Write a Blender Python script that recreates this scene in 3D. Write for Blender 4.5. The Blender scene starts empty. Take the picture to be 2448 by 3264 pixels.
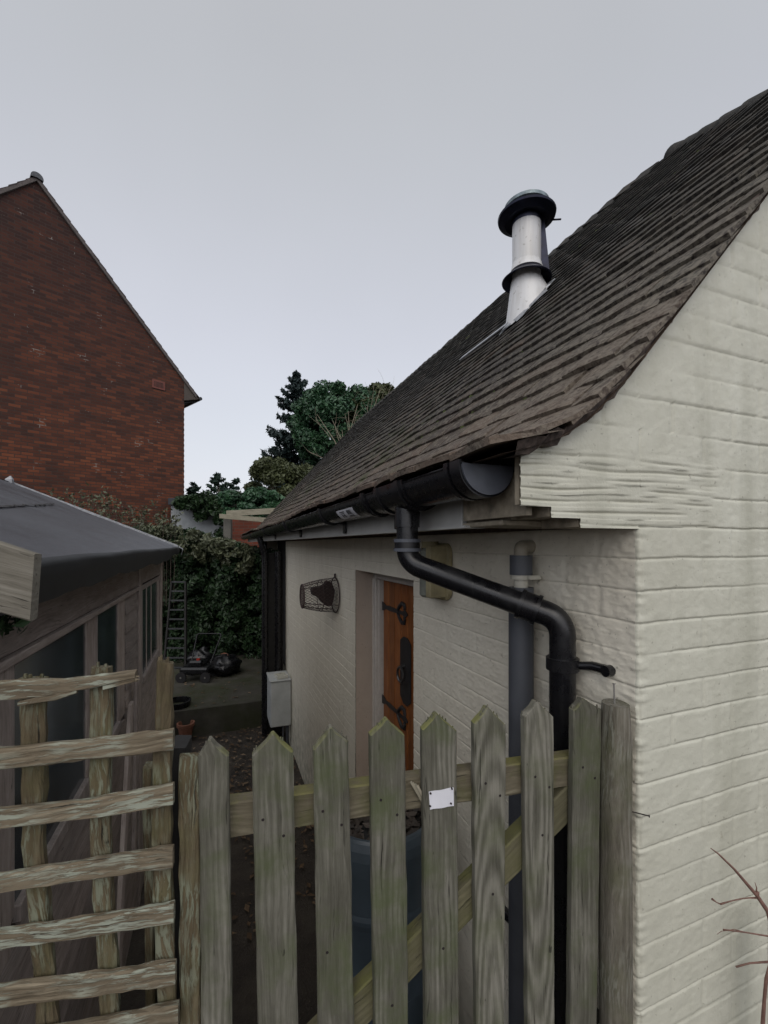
import bpy, math, random
import numpy as np
from mathutils import Vector, noise as mnoise
random.seed(7); RNG = np.random.default_rng(7)
scene = bpy.context.scene
COL = scene.collection
PI = math.pi
# ---------------------------------------------------------------- camera, sky, sun, exposure
# origin = the camera's eye; +Y runs along the alley, +X along the gable, Z up (alley floor at -2.65)
YAW = math.radians(21.2); SY, CY = math.sin(YAW), math.cos(YAW)
F = 1380.0                       # focal length in pixels of the 2448 px wide photograph
cam = bpy.data.cameras.new("camera"); co = bpy.data.objects.new("camera", cam); COL.objects.link(co)
cam.sensor_fit = 'HORIZONTAL'; cam.sensor_width = 36; cam.lens = 36 * F / 2448; cam.shift_y = 103 / 2448
cam.clip_start = 0.02; cam.clip_end = 500
co.location = (0, 0, 0); co.rotation_euler = (PI / 2, 0, -YAW)
scene.camera = co
SUN_EL, SUN_AZ = math.radians(42), math.radians(200)      # azimuth clockwise from +Y: behind the camera, a little left of -Y
sdir = Vector((math.sin(SUN_AZ) * math.cos(SUN_EL), math.cos(SUN_AZ) * math.cos(SUN_EL), math.sin(SUN_EL)))
world = bpy.data.worlds.new("World"); scene.world = world; world.use_nodes = True
nt = world.node_tree; nt.nodes.clear()
def WN(t, **k):
    n = nt.nodes.new(t)
    for a, b in k.items(): setattr(n, a, b)
    return n
out = WN('ShaderNodeOutputWorld'); bgn = WN('ShaderNodeBackground'); sky = WN('ShaderNodeTexSky')
sky.sky_type = 'NISHITA'; sky.sun_disc = False; sky.sun_elevation = SUN_EL; sky.sun_rotation = SUN_AZ
sky.air_density = 2; sky.dust_density = 4
tc = WN('ShaderNodeTexCoord'); sep = WN('ShaderNodeSeparateXYZ'); nt.links.new(tc.outputs['Generated'], sep.inputs[0])
rmp = WN('ShaderNodeValToRGB'); nt.links.new(sep.outputs['Z'], rmp.inputs[0])
el = rmp.color_ramp.elements
el[0].position = 0.0; el[0].color = (0.67, 0.70, 0.78, 1)
el[1].position = 0.42; el[1].color = (0.52, 0.525, 0.58, 1)
for p, c in ((0.18, (0.60, 0.62, 0.695, 1)), (0.70, (0.445, 0.45, 0.47, 1)), (0.84, (0.42, 0.42, 0.43, 1)), (1.0, (0.62, 0.62, 0.62, 1))):
    e = el.new(p); e.color = c
# soft cloud mottling
ns = WN('ShaderNodeTexNoise'); ns.inputs['Scale'].default_value = 1.6; ns.inputs['Detail'].default_value = 3
nt.links.new(tc.outputs['Generated'], ns.inputs['Vector'])
mr = WN('ShaderNodeMapRange'); mr.inputs[3].default_value = 0.90; mr.inputs[4].default_value = 1.10; nt.links.new(ns.outputs['Fac'], mr.inputs[0])
# brighter cloud around the hidden sun, behind the camera
dot = WN('ShaderNodeVectorMath', operation='DOT_PRODUCT'); dot.inputs[1].default_value = sdir; nt.links.new(tc.outputs['Generated'], dot.inputs[0])
mx0 = WN('ShaderNodeMath', operation='MAXIMUM'); mx0.inputs[1].default_value = 0; nt.links.new(dot.outputs['Value'], mx0.inputs[0])
pw = WN('ShaderNodeMath', operation='POWER'); pw.inputs[1].default_value = 1.5; nt.links.new(mx0.outputs[0], pw.inputs[0])
ad = WN('ShaderNodeMath', operation='MULTIPLY_ADD'); ad.inputs[1].default_value = 0.9; nt.links.new(pw.outputs[0], ad.inputs[0]); nt.links.new(mr.outputs[0], ad.inputs[2])
sc_ = WN('ShaderNodeVectorMath', operation='SCALE'); nt.links.new(rmp.outputs[0], sc_.inputs[0]); nt.links.new(ad.outputs[0], sc_.inputs['Scale'])
skm = WN('ShaderNodeVectorMath', operation='SCALE'); skm.inputs['Scale'].default_value = 0.02; nt.links.new(sky.outputs[0], skm.inputs[0])
sm = WN('ShaderNodeVectorMath', operation='ADD'); nt.links.new(sc_.outputs[0], sm.inputs[0]); nt.links.new(skm.outputs[0], sm.inputs[1])
nt.links.new(sm.outputs[0], bgn.inputs[0]); bgn.inputs[1].default_value = 1.0; nt.links.new(bgn.outputs[0], out.inputs[0])
sl = bpy.data.lights.new("sun", 'SUN'); sl.energy = 0.55; sl.angle = math.radians(50); sl.color = (1.0, 0.97, 0.92)
so = bpy.data.objects.new("sun", sl); COL.objects.link(so); so.rotation_euler = (-sdir).to_track_quat('-Z', 'Y').to_euler()
vs = scene.view_settings; vs.view_transform = 'Standard'; vs.look = 'None'; vs.exposure = 0.12; vs.gamma = 1
scene.cycles.use_denoising = True

# ---------------------------------------------------------------- places: pixel of the photograph -> point on a real plane
def W(r, f, z): return Vector((CY * r + SY * f, -SY * r + CY * f, z))
def D(px, py): return W((px - 1224) / F, 1.0, (1735 - py) / F)
def P(px, py, f): return D(px, py) * f
def onX(px, py, X): d = D(px, py); return d * (X / d.x)
def onY(px, py, Y): d = D(px, py); return d * (Y / d.y)
GROUND = -2.65
WX, GY = 0.911, 0.719            # plane of the side wall, plane of the gable

# ---------------------------------------------------------------- objects
def tag(o, label=None, cat=None, group=None, kind=None):
    if label: o['label'] = label
    if cat: o['category'] = cat
    if group: o['group'] = group
    if kind: o['kind'] = kind
    return o
def empty(name, loc=(0, 0, 0), label=None, cat=None, group=None, kind=None):
    o = bpy.data.objects.new(name, None); COL.objects.link(o); o.location = loc; o.empty_display_size = .1
    return tag(o, label, cat, group, kind)
class MB:
    """collects vertices and faces of ONE mesh object; gc = grain coordinates (long axis z)"""
    def __init__(s): s.v = []; s.f = []; s.g = []; s.m = []
    def add(s, vs, fs, gs=None, mi=0):
        n = len(s.v); s.v += [tuple(v) for v in vs]; s.f += [tuple(i + n for i in f) for f in fs]; s.m += [mi] * len(fs)
        s.g += [tuple(g) for g in gs] if gs is not None else [tuple(v) for v in vs]
    def build(s, name, mat, parent=None, smooth=False, auto=None):
        me = bpy.data.meshes.new(name); me.from_pydata(s.v, [], s.f)
        for mm in (mat if isinstance(mat, (list, tuple)) else [mat]): me.materials.append(mm)
        if isinstance(mat, (list, tuple)): me.polygons.foreach_set('material_index', s.m)
        a = me.attributes.new('gc', 'FLOAT_VECTOR', 'POINT'); a.data.foreach_set('vector', np.array(s.g, dtype=np.float32).ravel())
        me.validate(); me.update()
        if smooth: me.polygons.foreach_set('use_smooth', [True] * len(me.polygons))
        if auto: me.set_sharp_from_angle(angle=math.radians(auto))
        o = bpy.data.objects.new(name, me); COL.objects.link(o)
        if parent is not None:
            o.parent = parent
            w = parent.location.copy(); q = parent.parent
            while q is not None: w += q.location; q = q.parent
            o.location = -w if parent.type == 'EMPTY' else (0, 0, 0)
        return o
    # a box from its centre, half sizes and axes
    def box(s, c, h, ax=((1, 0, 0), (0, 1, 0), (0, 0, 1)), ch=0.0, mi=0, long=2):
        c = Vector(c); A = [Vector(a).normalized() for a in ax]; off = Vector((random.uniform(0, 9), random.uniform(0, 9), random.uniform(0, 9)))
        P_, G_ = [], []
        if ch <= 0:
            for sx in (-1, 1):
                for sy in (-1, 1):
                    for sz in (-1, 1):
                        l = (sx * h[0], sy * h[1], sz * h[2]); P_.append(c + A[0] * l[0] + A[1] * l[1] + A[2] * l[2]); G_.append(_g(l, long) + off)
            s.add(P_, [(0, 1, 3, 2), (4, 6, 7, 5), (0, 4, 5, 1), (2, 3, 7, 6), (0, 2, 6, 4), (1, 5, 7, 3)], G_, mi); return
        idx = {}
        for sx in (-1, 1):
            for sy in (-1, 1):
                for sz in (-1, 1):
                    for k in range(3):
                        l = [sx * h[0], sy * h[1], sz * h[2]]
                        for j in range(3):
                            if j != k: l[j] -= ch * (1 if l[j] > 0 else -1)
                        idx[(sx, sy, sz, k)] = len(P_); P_.append(c + A[0] * l[0] + A[1] * l[1] + A[2] * l[2]); G_.append(_g(l, long) + off)
        fs = []
        for k in range(3):
            a, b = [j for j in range(3) if j != k]
            for sg in (-1, 1):
                q = []
                for (u, v) in ((-1, -1), (1, -1), (1, 1), (-1, 1)):
                    t = [0, 0, 0]; t[k] = sg; t[a] = u; t[b] = v; q.append(idx[(t[0], t[1], t[2], k)])
                fs.append(q)
            for u in (-1, 1):
                for v in (-1, 1):
                    t0 = [0, 0, 0]; t1 = [0, 0, 0]; t0[a] = t1[a] = u; t0[b] = t1[b] = v; t0[k] = -1; t1[k] = 1
                    fs.append((idx[(*t0, a)], idx[(*t1, a)], idx[(*t1, b)], idx[(*t0, b)]))
        for sx in (-1, 1):
            for sy in (-1, 1):
                for sz in (-1, 1): fs.append(tuple(idx[(sx, sy, sz, k)] for k in range(3)))
        s.add(P_, fs, G_, mi)
    def bx(s, x0, x1, y0, y1, z0, z1, ch=0.0, mi=0, long=2):
        s.box(((x0 + x1) / 2, (y0 + y1) / 2, (z0 + z1) / 2), (abs(x1 - x0) / 2, abs(y1 - y0) / 2, abs(z1 - z0) / 2), ch=ch, mi=mi, long=long)
    def tube(s, pts, rad, n=12, cap=True, mi=0):
        pts = [Vector(p) for p in pts]; m = len(pts); rad = list(rad) if hasattr(rad, '__len__') else [rad] * m
        V_, G_, fs = [], [], []; up = None; L = 0; off = Vector((random.uniform(0, 9), random.uniform(0, 9), random.uniform(0, 9)))
        for i, p in enumerate(pts):
            t = (pts[min(i + 1, m - 1)] - pts[max(i - 1, 0)]).normalized()
            if up is None: up = t.orthogonal().normalized()
            up = (up - t * up.dot(t)).normalized(); w = t.cross(up)
            if i: L += (p - pts[i - 1]).length
            for k in range(n):
                a = 2 * PI * k / n; d = up * math.cos(a) + w * math.sin(a)
                V_.append(p + d * rad[i]); G_.append(Vector((math.cos(a) * rad[i], math.sin(a) * rad[i], L)) + off)
        for i in range(m - 1):
            for k in range(n): fs.append((i * n + k, i * n + (k + 1) % n, (i + 1) * n + (k + 1) % n, (i + 1) * n + k))
        if cap: fs.append(tuple(range(n))[::-1]); fs.append(tuple((m - 1) * n + k for k in range(n)))
        s.add(V_, fs, G_, mi)
    # board along stations (centre, half width vector, half thickness vector)
    def bar(s, st, ch=0.003, rough=0.0, mi=0, sub=None, goff=None):
        if sub: st = resample(st, sub)
        V_, G_, fs = [], [], []; L = 0; off = Vector(goff) if goff else Vector((random.uniform(0, 9), random.uniform(0, 9), random.uniform(0, 9)))
        for i, (c, w, t) in enumerate(st):
            c, w, t = Vector(c), Vector(w), Vector(t)
            if i: L += (c - Vector(st[i - 1][0])).length
            lw, lt = w.length, t.length; cw = min(ch, lw * .45) / max(lw, 1e-6); ct = min(ch, lt * .45) / max(lt, 1e-6)
            for (a, b) in ((-1, -1 + ct), (-1 + cw, -1), (1 - cw, -1), (1, -1 + ct), (1, 1 - ct), (1 - cw, 1), (-1 + cw, 1), (-1, 1 - ct)):
                j = 1 + (random.gauss(0, rough) / max(lw, 1e-3) if rough else 0)
                V_.append(c + w * a * j + t * b); G_.append(Vector((a * lw, b * lt, L)) + off)
        m = len(st)
        for i in range(m - 1):
            for k in range(8): fs.append((i * 8 + k, i * 8 + (k + 1) % 8, (i + 1) * 8 + (k + 1) % 8, (i + 1) * 8 + k))
        fs.append(tuple(range(8))[::-1]); fs.append(tuple((m - 1) * 8 + k for k in range(8)))
        s.add(V_, fs, G_, mi)
    def quadstrip(s, A, B, mi=0, gs=None):
        n = len(A); s.add(list(A) + list(B), [(i, i + 1, n + i + 1, n + i) for i in range(n - 1)], gs, mi)
def _g(l, long):
    o = [l[j] for j in range(3) if j != long]; return Vector((o[0], o[1], l[long]))
def resample(st, step):
    o = []
    for i in range(len(st) - 1):
        a, b = st[i], st[i + 1]; d = (Vector(b[0]) - Vector(a[0])).length; n = max(1, int(d / step))
        for k in range(n):
            u = k / n; o.append(tuple(Vector(a[j]).lerp(Vector(b[j]), u) for j in range(3)))
    o.append(st[-1]); return o
def arc(c, a, b, r, t0, t1, n):
    c, a, b = Vector(c), Vector(a), Vector(b)
    return [c + a * (r * math.cos(t0 + (t1 - t0) * i / n)) + b * (r * math.sin(t0 + (t1 - t0) * i / n)) for i in range(n + 1)]
def npmesh(name, V, Fq, mat, parent=None, smooth=True, attrs=None, tri=False):
    me = bpy.data.meshes.new(name); V = np.asarray(V, dtype=np.float32); Fq = np.asarray(Fq, dtype=np.int32); k = Fq.shape[1]
    me.vertices.add(len(V)); me.vertices.foreach_set('co', V.ravel())
    me.loops.add(Fq.size); me.loops.foreach_set('vertex_index', Fq.ravel())
    me.polygons.add(len(Fq)); me.polygons.foreach_set('loop_start', np.arange(0, Fq.size, k, dtype=np.int32))
    if attrs:
        for an, arr in attrs.items():
            a = me.attributes.new(an, 'FLOAT', 'POINT'); a.data.foreach_set('value', np.asarray(arr, dtype=np.float32).ravel())
    me.polygons.foreach_set('use_smooth', np.full(len(Fq), smooth, dtype=bool))
    me.materials.append(mat); me.update(calc_edges=True); me.validate()
    o = bpy.data.objects.new(name, me); COL.objects.link(o)
    if parent is not None:
        o.parent = parent
        w = parent.location.copy(); q = parent.parent
        while q is not None: w += q.location; q = q.parent
        o.location = -w if parent.type == 'EMPTY' else (0, 0, 0)
    return o

# ---------------------------------------------------------------- materials
class M:
    def __init__(s, name):
        s.m = bpy.data.materials.new(name); s.m.use_nodes = True; s.t = s.m.node_tree; s.b = s.t.nodes['Principled BSDF']
    def n(s, t, ins=None, **k):
        x = s.t.nodes.new(t)
        for a, b in k.items(): setattr(x, a, b)
        for a, b in (ins or {}).items(): s.put(x.inputs[a], b)
        return x
    def put(s, sock, v):
        if hasattr(v, 'is_output'): s.t.links.new(v, sock)
        else: sock.default_value = v
    def coord(s, scale=(1, 1, 1), kind='Object', attr=None):
        if attr: src = s.n('ShaderNodeAttribute', attribute_name=attr).outputs['Vector']
        elif kind == 'World': src = s.n('ShaderNodeNewGeometry').outputs['Position']
        else: src = s.n('ShaderNodeTexCoord').outputs[kind]
        return s.n('ShaderNodeMapping', {0: src, 'Scale': scale}).outputs[0]
    def noise(s, vec, scale, detail=4, rough=.55, dist=0.0): return s.n('ShaderNodeTexNoise', {'Vector': vec, 'Scale': scale, 'Detail': detail, 'Roughness': rough, 'Distortion': dist}).outputs['Fac']
    def ramp(s, fac, stops, interp='LINEAR'):
        r = s.n('ShaderNodeValToRGB', {0: fac}); r.color_ramp.interpolation = interp; e = r.color_ramp.elements
        while len(e) > 1: e.remove(e[-1])
        for i, (p, c) in enumerate(stops):
            x = e[0] if i == 0 else e.new(p)
            x.position = p; x.color = (*c, 1) if len(c) == 3 else c
        return r.outputs[0]
    def band(s, fac, a, b, lo=0.0, hi=1.0): return s.n('ShaderNodeMapRange', {0: fac, 1: a, 2: b, 3: lo, 4: hi}).outputs[0]
    def mix(s, f, a, b, mode='MIX'):
        x = s.n('ShaderNodeMixRGB', {0: f}, blend_type=mode)
        for i, v in ((1, a), (2, b)): s.put(x.inputs[i], (*v, 1) if isinstance(v, tuple) and len(v) == 3 else v)
        return x.outputs[0]
    def math(s, op, a, b=0.5, c=None):
        x = s.n('ShaderNodeMath', {0: a, 1: b}, operation=op)
        if c is not None: s.put(x.inputs[2], c)
        return x.outputs[0]
    def rnd(s): return s.n('ShaderNodeNewGeometry').outputs['Random Per Island']
    def bump(s, h, strength=.5, dist=.003, normal=None):
        x = s.n('ShaderNodeBump', {'Height': h, 'Strength': strength, 'Distance': dist})
        if normal is not None: s.put(x.inputs['Normal'], normal)
        return x.outputs[0]
    def out(s, color=None, rough=.7, normal=None, metal=0.0, spec=None):
        if color is not None: s.put(s.b.inputs['Base Color'], (*color, 1) if isinstance(color, tuple) and len(color) == 3 else color)
        s.put(s.b.inputs['Roughness'], rough); s.put(s.b.inputs['Metallic'], metal)
        if spec is not None: s.put(s.b.inputs['Specular IOR Level'], spec)
        if normal is not None: s.put(s.b.inputs['Normal'], normal)
        return s.m
def plain(name, col, rough=.6, metal=0.0, var=.15, scale=30, bump=.1, spec=None):
    m = M(name); v = m.coord(kind='World'); f = m.noise(v, scale, 4)
    c = m.mix(m.band(f, .3, .7), tuple(x * (1 - var) for x in col), tuple(min(1, x * (1 + var)) for x in col))
    return m.out(c, rough, m.bump(f, bump, .002), metal, spec)
def painted_brick(name, base, dirt, warm):
    m = M(name); w = m.coord(kind='World')
    big = m.noise(w, 2.2, 4); mid = m.noise(w, 14, 5, .6); fine = m.noise(w, 160, 4, .6)
    streak = m.noise(m.coord((9, 9, .9), 'World'), 1.0, 4, .55, .3)
    c = m.mix(m.band(big, .3, .7), base, warm)
    c = m.mix(m.band(mid, .35, .75, 0, .30), c, dirt)
    c = m.mix(m.band(streak, .5, .72, 0, .5), c, dirt)
    gr = m.n('ShaderNodeAttribute', attribute_name='groove').outputs['Fac']
    c = m.mix(m.band(gr, .25, 1.0, 0, .55), c, (.16, .15, .11))
    spots = m.noise(w, 75, 2, .5)
    c = m.mix(m.band(spots, .68, .72, 0, .4), c, (.13, .12, .09)); c = m.mix(m.band(m.noise(w, 23, 3, .6), .70, .73, 0, .35), c, (.24, .21, .15))
    z = m.n('ShaderNodeSeparateXYZ', {0: m.n('ShaderNodeNewGeometry').outputs['Position']}).outputs[2]
    low = m.math('MULTIPLY', m.band(z, -2.65, -1.6, 1, 0), m.band(mid, .3, .7))
    c = m.mix(m.math('MULTIPLY', low, .7), c, (.10, .12, .06))
    h = m.math('ADD', m.math('MULTIPLY', fine, .35), m.noise(w, 45, 4, .55))
    return m.out(c, m.band(mid, .3, .7, .48, .66), m.bump(h, .42, .004))
def wood(name, dark, mid, light, green=None, flake=None, ringy=1.0, rough=.85, bumpy=.8, gz=None, cracks=.75, heart=None):
    m = M(name); w = m.coord(kind='World')
    g = m.coord((1, 1, 1), attr='gc')
    def sc(v, s_): return m.n('ShaderNodeMapping', {0: v, 'Scale': s_}).outputs[0]
    warp = m.n('ShaderNodeTexNoise', {'Vector': sc(g, (11, 11, 2.6)), 'Scale': 1.0, 'Detail': 3}).outputs['Color']
    wv = m.n('ShaderNodeVectorMath', {0: g, 1: m.n('ShaderNodeVectorMath', {0: warp, 'Scale': .07 * ringy}, operation='SCALE').outputs[0]}, operation='ADD').outputs[0]
    ring = m.n('ShaderNodeTexWave', {'Vector': sc(wv, (1, .3, .02)), 'Scale': 26, 'Distortion': 2.5, 'Detail': 3, 'Detail Scale': 1.3}, bands_direction='X').outputs['Fac']
    rmask = m.band(m.noise(sc(g, (20, 20, 3)), 1.0, 2), .42, .62, .0, 1)
    if heart:       # flat-sawn board: long pointed arches round the heart
        hw = m.n('ShaderNodeTexNoise', {'Vector': sc(g, (14, 14, 4)), 'Scale': 1.0, 'Detail': 2}).outputs['Color']
        hv = m.n('ShaderNodeVectorMath', {0: g, 1: m.n('ShaderNodeVectorMath', {0: hw, 'Scale': .012}, operation='SCALE').outputs[0]}, operation='ADD').outputs[0]
        ring = m.n('ShaderNodeTexWave', {'Vector': sc(hv, (1, .5, heart)), 'Scale': 34, 'Distortion': .6, 'Detail': 2}, wave_type='RINGS', rings_direction='SPHERICAL').outputs['Fac']; rmask = 1.35
    fine = m.noise(sc(wv, (330, 330, 11)), 1.0, 4, .65)
    med = m.noise(sc(wv, (95, 95, 4)), 1.0, 4, .6)
    crack = m.noise(sc(wv, (150, 150, 6)), 1.0, 3, .6)
    blot = m.noise(sc(g, (18, 18, 7)), 1.0, 5, .65)
    f = m.math('ADD', m.math('MULTIPLY', m.math('MULTIPLY', ring, rmask), .13), m.math('ADD', m.math('MULTIPLY', fine, .30), m.math('ADD', m.math('MULTIPLY', blot, .42), m.math('MULTIPLY', med, .30))))
    c = m.ramp(f, [(.34, dark), (.54, mid), (.74, light)])
    c = m.mix(m.band(crack, .66, .71, 0, cracks), c, tuple(x * .2 for x in dark))
    rnd = m.rnd()
    c = m.mix(1.0, c, m.ramp(rnd, [(0, (.80, .80, .80)), (1, (1.16, 1.12, 1.08))]), 'MULTIPLY')
    if green:
        gn = m.noise(w, 9, 5, .65)
        c = m.mix(m.band(gn, .46, .68, 0, green[1]), c, green[0])
    if gz:      # algae on faces that look up
        nz = m.n('ShaderNodeSeparateXYZ', {0: m.n('ShaderNodeNewGeometry').outputs['Normal']}).outputs[2]
        c = m.mix(m.math('MULTIPLY', m.band(nz, .15, .7), m.band(m.noise(w, 9, 4, .6), .44, .62, .0, 1)), c, gz)
    if flake:
        fk = m.noise(sc(wv, (170, 170, 15)), 1.0, 5, .7)
        msk = m.noise(w, 7.5, 3, .6)
        c = m.mix(m.math('MULTIPLY', m.band(fk, .49, .54), m.band(msk, .40, .56, 0, flake[1])), c, flake[0])
        f = m.math('ADD', f, m.math('MULTIPLY', m.band(fk, .46, .56), .30))
    # small knots and specks
    kn = m.noise(sc(g, (60, 60, 22)), 1.0, 2)
    c = m.mix(m.band(kn, .74, .78, 0, .7), c, tuple(x * .35 for x in dark))
    h = m.math('SUBTRACT', f, m.band(crack, .63, .71, 0, .6))
    return m.out(c, rough, m.bump(h, bumpy, .0022), spec=.3)
def leafy(name, cols, rough=.45, spec=.5):
    m = M(name); r = m.rnd(); w = m.noise(m.coord(kind='World'), .9, 2)
    c = m.ramp(m.math('ADD', m.math('MULTIPLY', r, .6), m.math('MULTIPLY', w, .4)), [(i / (len(cols) - 1) * .8 + .1, c) for i, c in enumerate(cols)])
    return m.out(c, rough, spec=spec)
MAT = {}
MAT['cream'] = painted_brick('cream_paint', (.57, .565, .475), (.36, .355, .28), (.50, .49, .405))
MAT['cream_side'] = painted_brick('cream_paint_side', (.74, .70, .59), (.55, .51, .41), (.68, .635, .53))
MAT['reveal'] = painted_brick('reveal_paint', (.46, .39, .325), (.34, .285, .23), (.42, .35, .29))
MAT['fence'] = wood('weathered_picket', (.040, .038, .028), (.102, .100, .080), (.195, .190, .162), green=((.068, .084, .034), .70), ringy=.5, gz=(.15, .15, .055))
MAT['fence_heart'] = wood('flat_sawn_picket', (.040, .038, .028), (.105, .103, .083), (.20, .195, .165), green=((.075, .088, .036), .45), ringy=.4, gz=(.15, .15, .055), heart=.10)
MAT['fence_dark'] = wood('weathered_rail', (.07, .06, .04), (.13, .115, .08), (.22, .20, .145), green=((.085, .09, .03), .8), gz=(.17, .16, .06))
MAT['brace'] = wood('green_brace', (.06, .056, .034), (.115, .108, .066), (.17, .16, .10), green=((.095, .095, .036), .7), gz=(.14, .14, .05))
MAT['lath'] = wood('lath_grey_brown', (.060, .046, .030), (.155, .128, .088), (.265, .23, .165), flake=((.31, .335, .27), .9), ringy=.6, bumpy=1.0, cracks=.9)
MAT['lath_v'] = wood('lath_brown_green', (.042, .033, .019), (.098, .078, .046), (.155, .135, .085), green=((.10, .10, .038), .55), flake=((.20, .22, .16), .7), bumpy=1.0, cracks=.9)
MAT['shedwood'] = wood('shed_board', (.15, .125, .115), (.26, .225, .205), (.36, .32, .30), bumpy=.7)
MAT['shedtrim'] = wood('shed_trim', (.19, .16, .14), (.33, .285, .26), (.44, .395, .36), bumpy=.7)
MAT['beam'] = wood('beam_grey', (.075, .07, .055), (.155, .145, .12), (.225, .215, .185), ringy=.7, bumpy=1.0)
MAT['rafter'] = wood('pale_rafter', (.14, .13, .10), (.25, .235, .18), (.33, .31, .25))
MAT['door'] = wood('door_pine', (.14, .045, .014), (.25, .085, .024), (.34, .13, .04), rough=.42, bumpy=.15, ringy=.8)
MAT['brownwood'] = wood('soffit_wood', (.06, .042, .032), (.11, .08, .06), (.16, .12, .095))
MAT['white'] = plain('white_upvc', (.46, .46, .43), .45, var=.08)
MAT['frame'] = plain('door_frame_paint', (.50, .47, .43), .5, var=.08)
MAT['fascia'] = plain('fascia_upvc', (.42, .42, .40), .4, var=.1, scale=12)
def m_black():
    m = M('black_plastic'); w = m.coord(kind='World'); n1 = m.noise(w, 16, 5, .65); n2 = m.noise(m.coord((60, 60, 6), 'World'), 1, 4, .6)
    nz = m.n('ShaderNodeSeparateXYZ', {0: m.n('ShaderNodeNewGeometry').outputs['Normal']}).outputs[2]
    dust = m.math('MULTIPLY', m.band(nz, -.1, .9, .15, 1), m.band(n1, .42, .72))
    c = m.mix(m.math('MULTIPLY', dust, .35), (.0055, .0055, .0072), (.045, .044, .042)); c = m.mix(m.band(n2, .62, .72, 0, .35), c, (.035, .034, .032))
    return m.out(c, m.math('ADD', m.band(n1, .3, .7, .20, .34), m.math('MULTIPLY', dust, .3)), m.bump(m.noise(w, 30, 3), .05, .002))
MAT['black'] = m_black()
MAT['capgrey'] = plain('gutter_cap', (.075, .082, .10), .42, var=.1, scale=40, bump=.05)
MAT['iron'] = plain('black_iron', (.018, .017, .018), .55, var=.3)
MAT['rust'] = plain('rusty_wire', (.035, .018, .018), .7, var=.4)
MAT['greypipe'] = plain('grey_pipe', (.065, .07, .082), .5, var=.15, scale=9)
MAT['screw'] = plain('rusty_screw', (.02, .014, .014), .7, .3)
MAT['steel'] = plain('galvanised', (.30, .29, .27), .45, .6)
MAT['plate'] = plain('white_plate', (.66, .66, .70), .35, var=.04)
MAT['ink'] = plain('ink', (.03, .03, .04), .6)
MAT['clay'] = plain('terracotta', (.19, .08, .048), .8, var=.25)
MAT['box'] = plain('utility_box', (.42, .44, .44), .5, var=.12, scale=7)
MAT['glass_jar'] = plain('ribbed_glass', (.20, .21, .18), .25, var=.2)
MAT['lampbase'] = plain('lamp_base', (.30, .26, .15), .6, var=.3, scale=14)
# more materials -------------------------------------------------
def m_tiles():
    m = M('roof_tiles'); w = m.coord(kind='World'); r = m.rnd()
    big = m.noise(w, 1.3, 4); mid = m.noise(w, 9, 5, .65); fine = m.noise(w, 90, 4, .65)
    c = m.ramp(r, [(0, (.030, .025, .022)), (.5, (.044, .036, .031)), (.85, (.060, .047, .039)), (1, (.092, .066, .050))])
    c = m.mix(m.band(mid, .42, .75, 0, .5), c, (.018, .017, .016))
    c = m.mix(m.band(m.noise(w, 48, 5, .75), .52, .60, 0, .85), c, (.18, .165, .13))         # lichen
    y = m.n('ShaderNodeSeparateXYZ', {0: m.n('ShaderNodeNewGeometry').outputs['Position']})
    edge = m.math('MULTIPLY', m.band(y.outputs[1], .68, 1.6, 1, 0), m.band(m.noise(w, 60, 5, .7), .42, .56))
    c = m.mix(m.math('MULTIPLY', edge, 1.0), c, (.17, .15, .12))                             # crusty tiles along the verge and eaves
    eav = m.math('MULTIPLY', m.band(y.outputs[0], .45, 1.1, 1, 0), m.band(mid, .3, .6))
    c = m.mix(m.math('MULTIPLY', eav, .75), c, (.16, .115, .09))
    c = m.mix(m.math('MULTIPLY', m.math('MULTIPLY', m.band(big, .48, .60), m.band(y.outputs[1], 1.2, 2.2, .1, 1)), m.band(mid, .48, .58, 0, .8)), c, (.046, .052, .022))   # moss
    c = m.mix(m.math('MULTIPLY', m.band(y.outputs[2], .45, 1.7, 0, .92), m.band(mid, .25, .6, .45, 1)), c, (.019, .019, .018))   # darker over the upper courses
    h = m.math('ADD', fine, m.noise(w, 32, 4))
    return m.out(c, .88, m.bump(h, .8, .006), spec=.25)
MAT['tile'] = m_tiles()
MAT['moss'] = plain('moss', (.060, .080, .020), .95, var=.5, scale=40, bump=.8)
MAT['undercloak'] = plain('verge_mortar', (.080, .060, .050), .9, var=.7, scale=60, bump=.8)
MAT['dark'] = plain('dark_timber', (.012, .011, .010), .8, var=.4)
MAT['kneel'] = plain('kneeler_side', (.26, .225, .17), .85, var=.4, scale=30, bump=.8)
def m_enamel():
    m = M('flue_enamel'); w = m.coord(kind='World'); st = m.noise(m.coord((25, 25, 2), 'World'), 1, 4)
    c = m.mix(m.band(st, .45, .7, 0, .5), (.66, .66, .66), (.42, .40, .37))
    c = m.mix(m.band(m.noise(w, 25, 4), .62, .7, 0, .6), c, (.22, .2, .17))
    return m.out(c, .35, metal=.05)
MAT['enamel'] = m_enamel()
MAT['cap'] = plain('cowl_metal', (.012, .014, .030), .35, metal=.6, var=.4, scale=20)
MAT['captop'] = plain('cowl_top', (.20, .24, .25), .35, metal=.7, var=.4, scale=25)
MAT['lead'] = plain('lead_flashing', (.30, .31, .33), .45, metal=.4, var=.3, scale=30, bump=.4)

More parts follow.
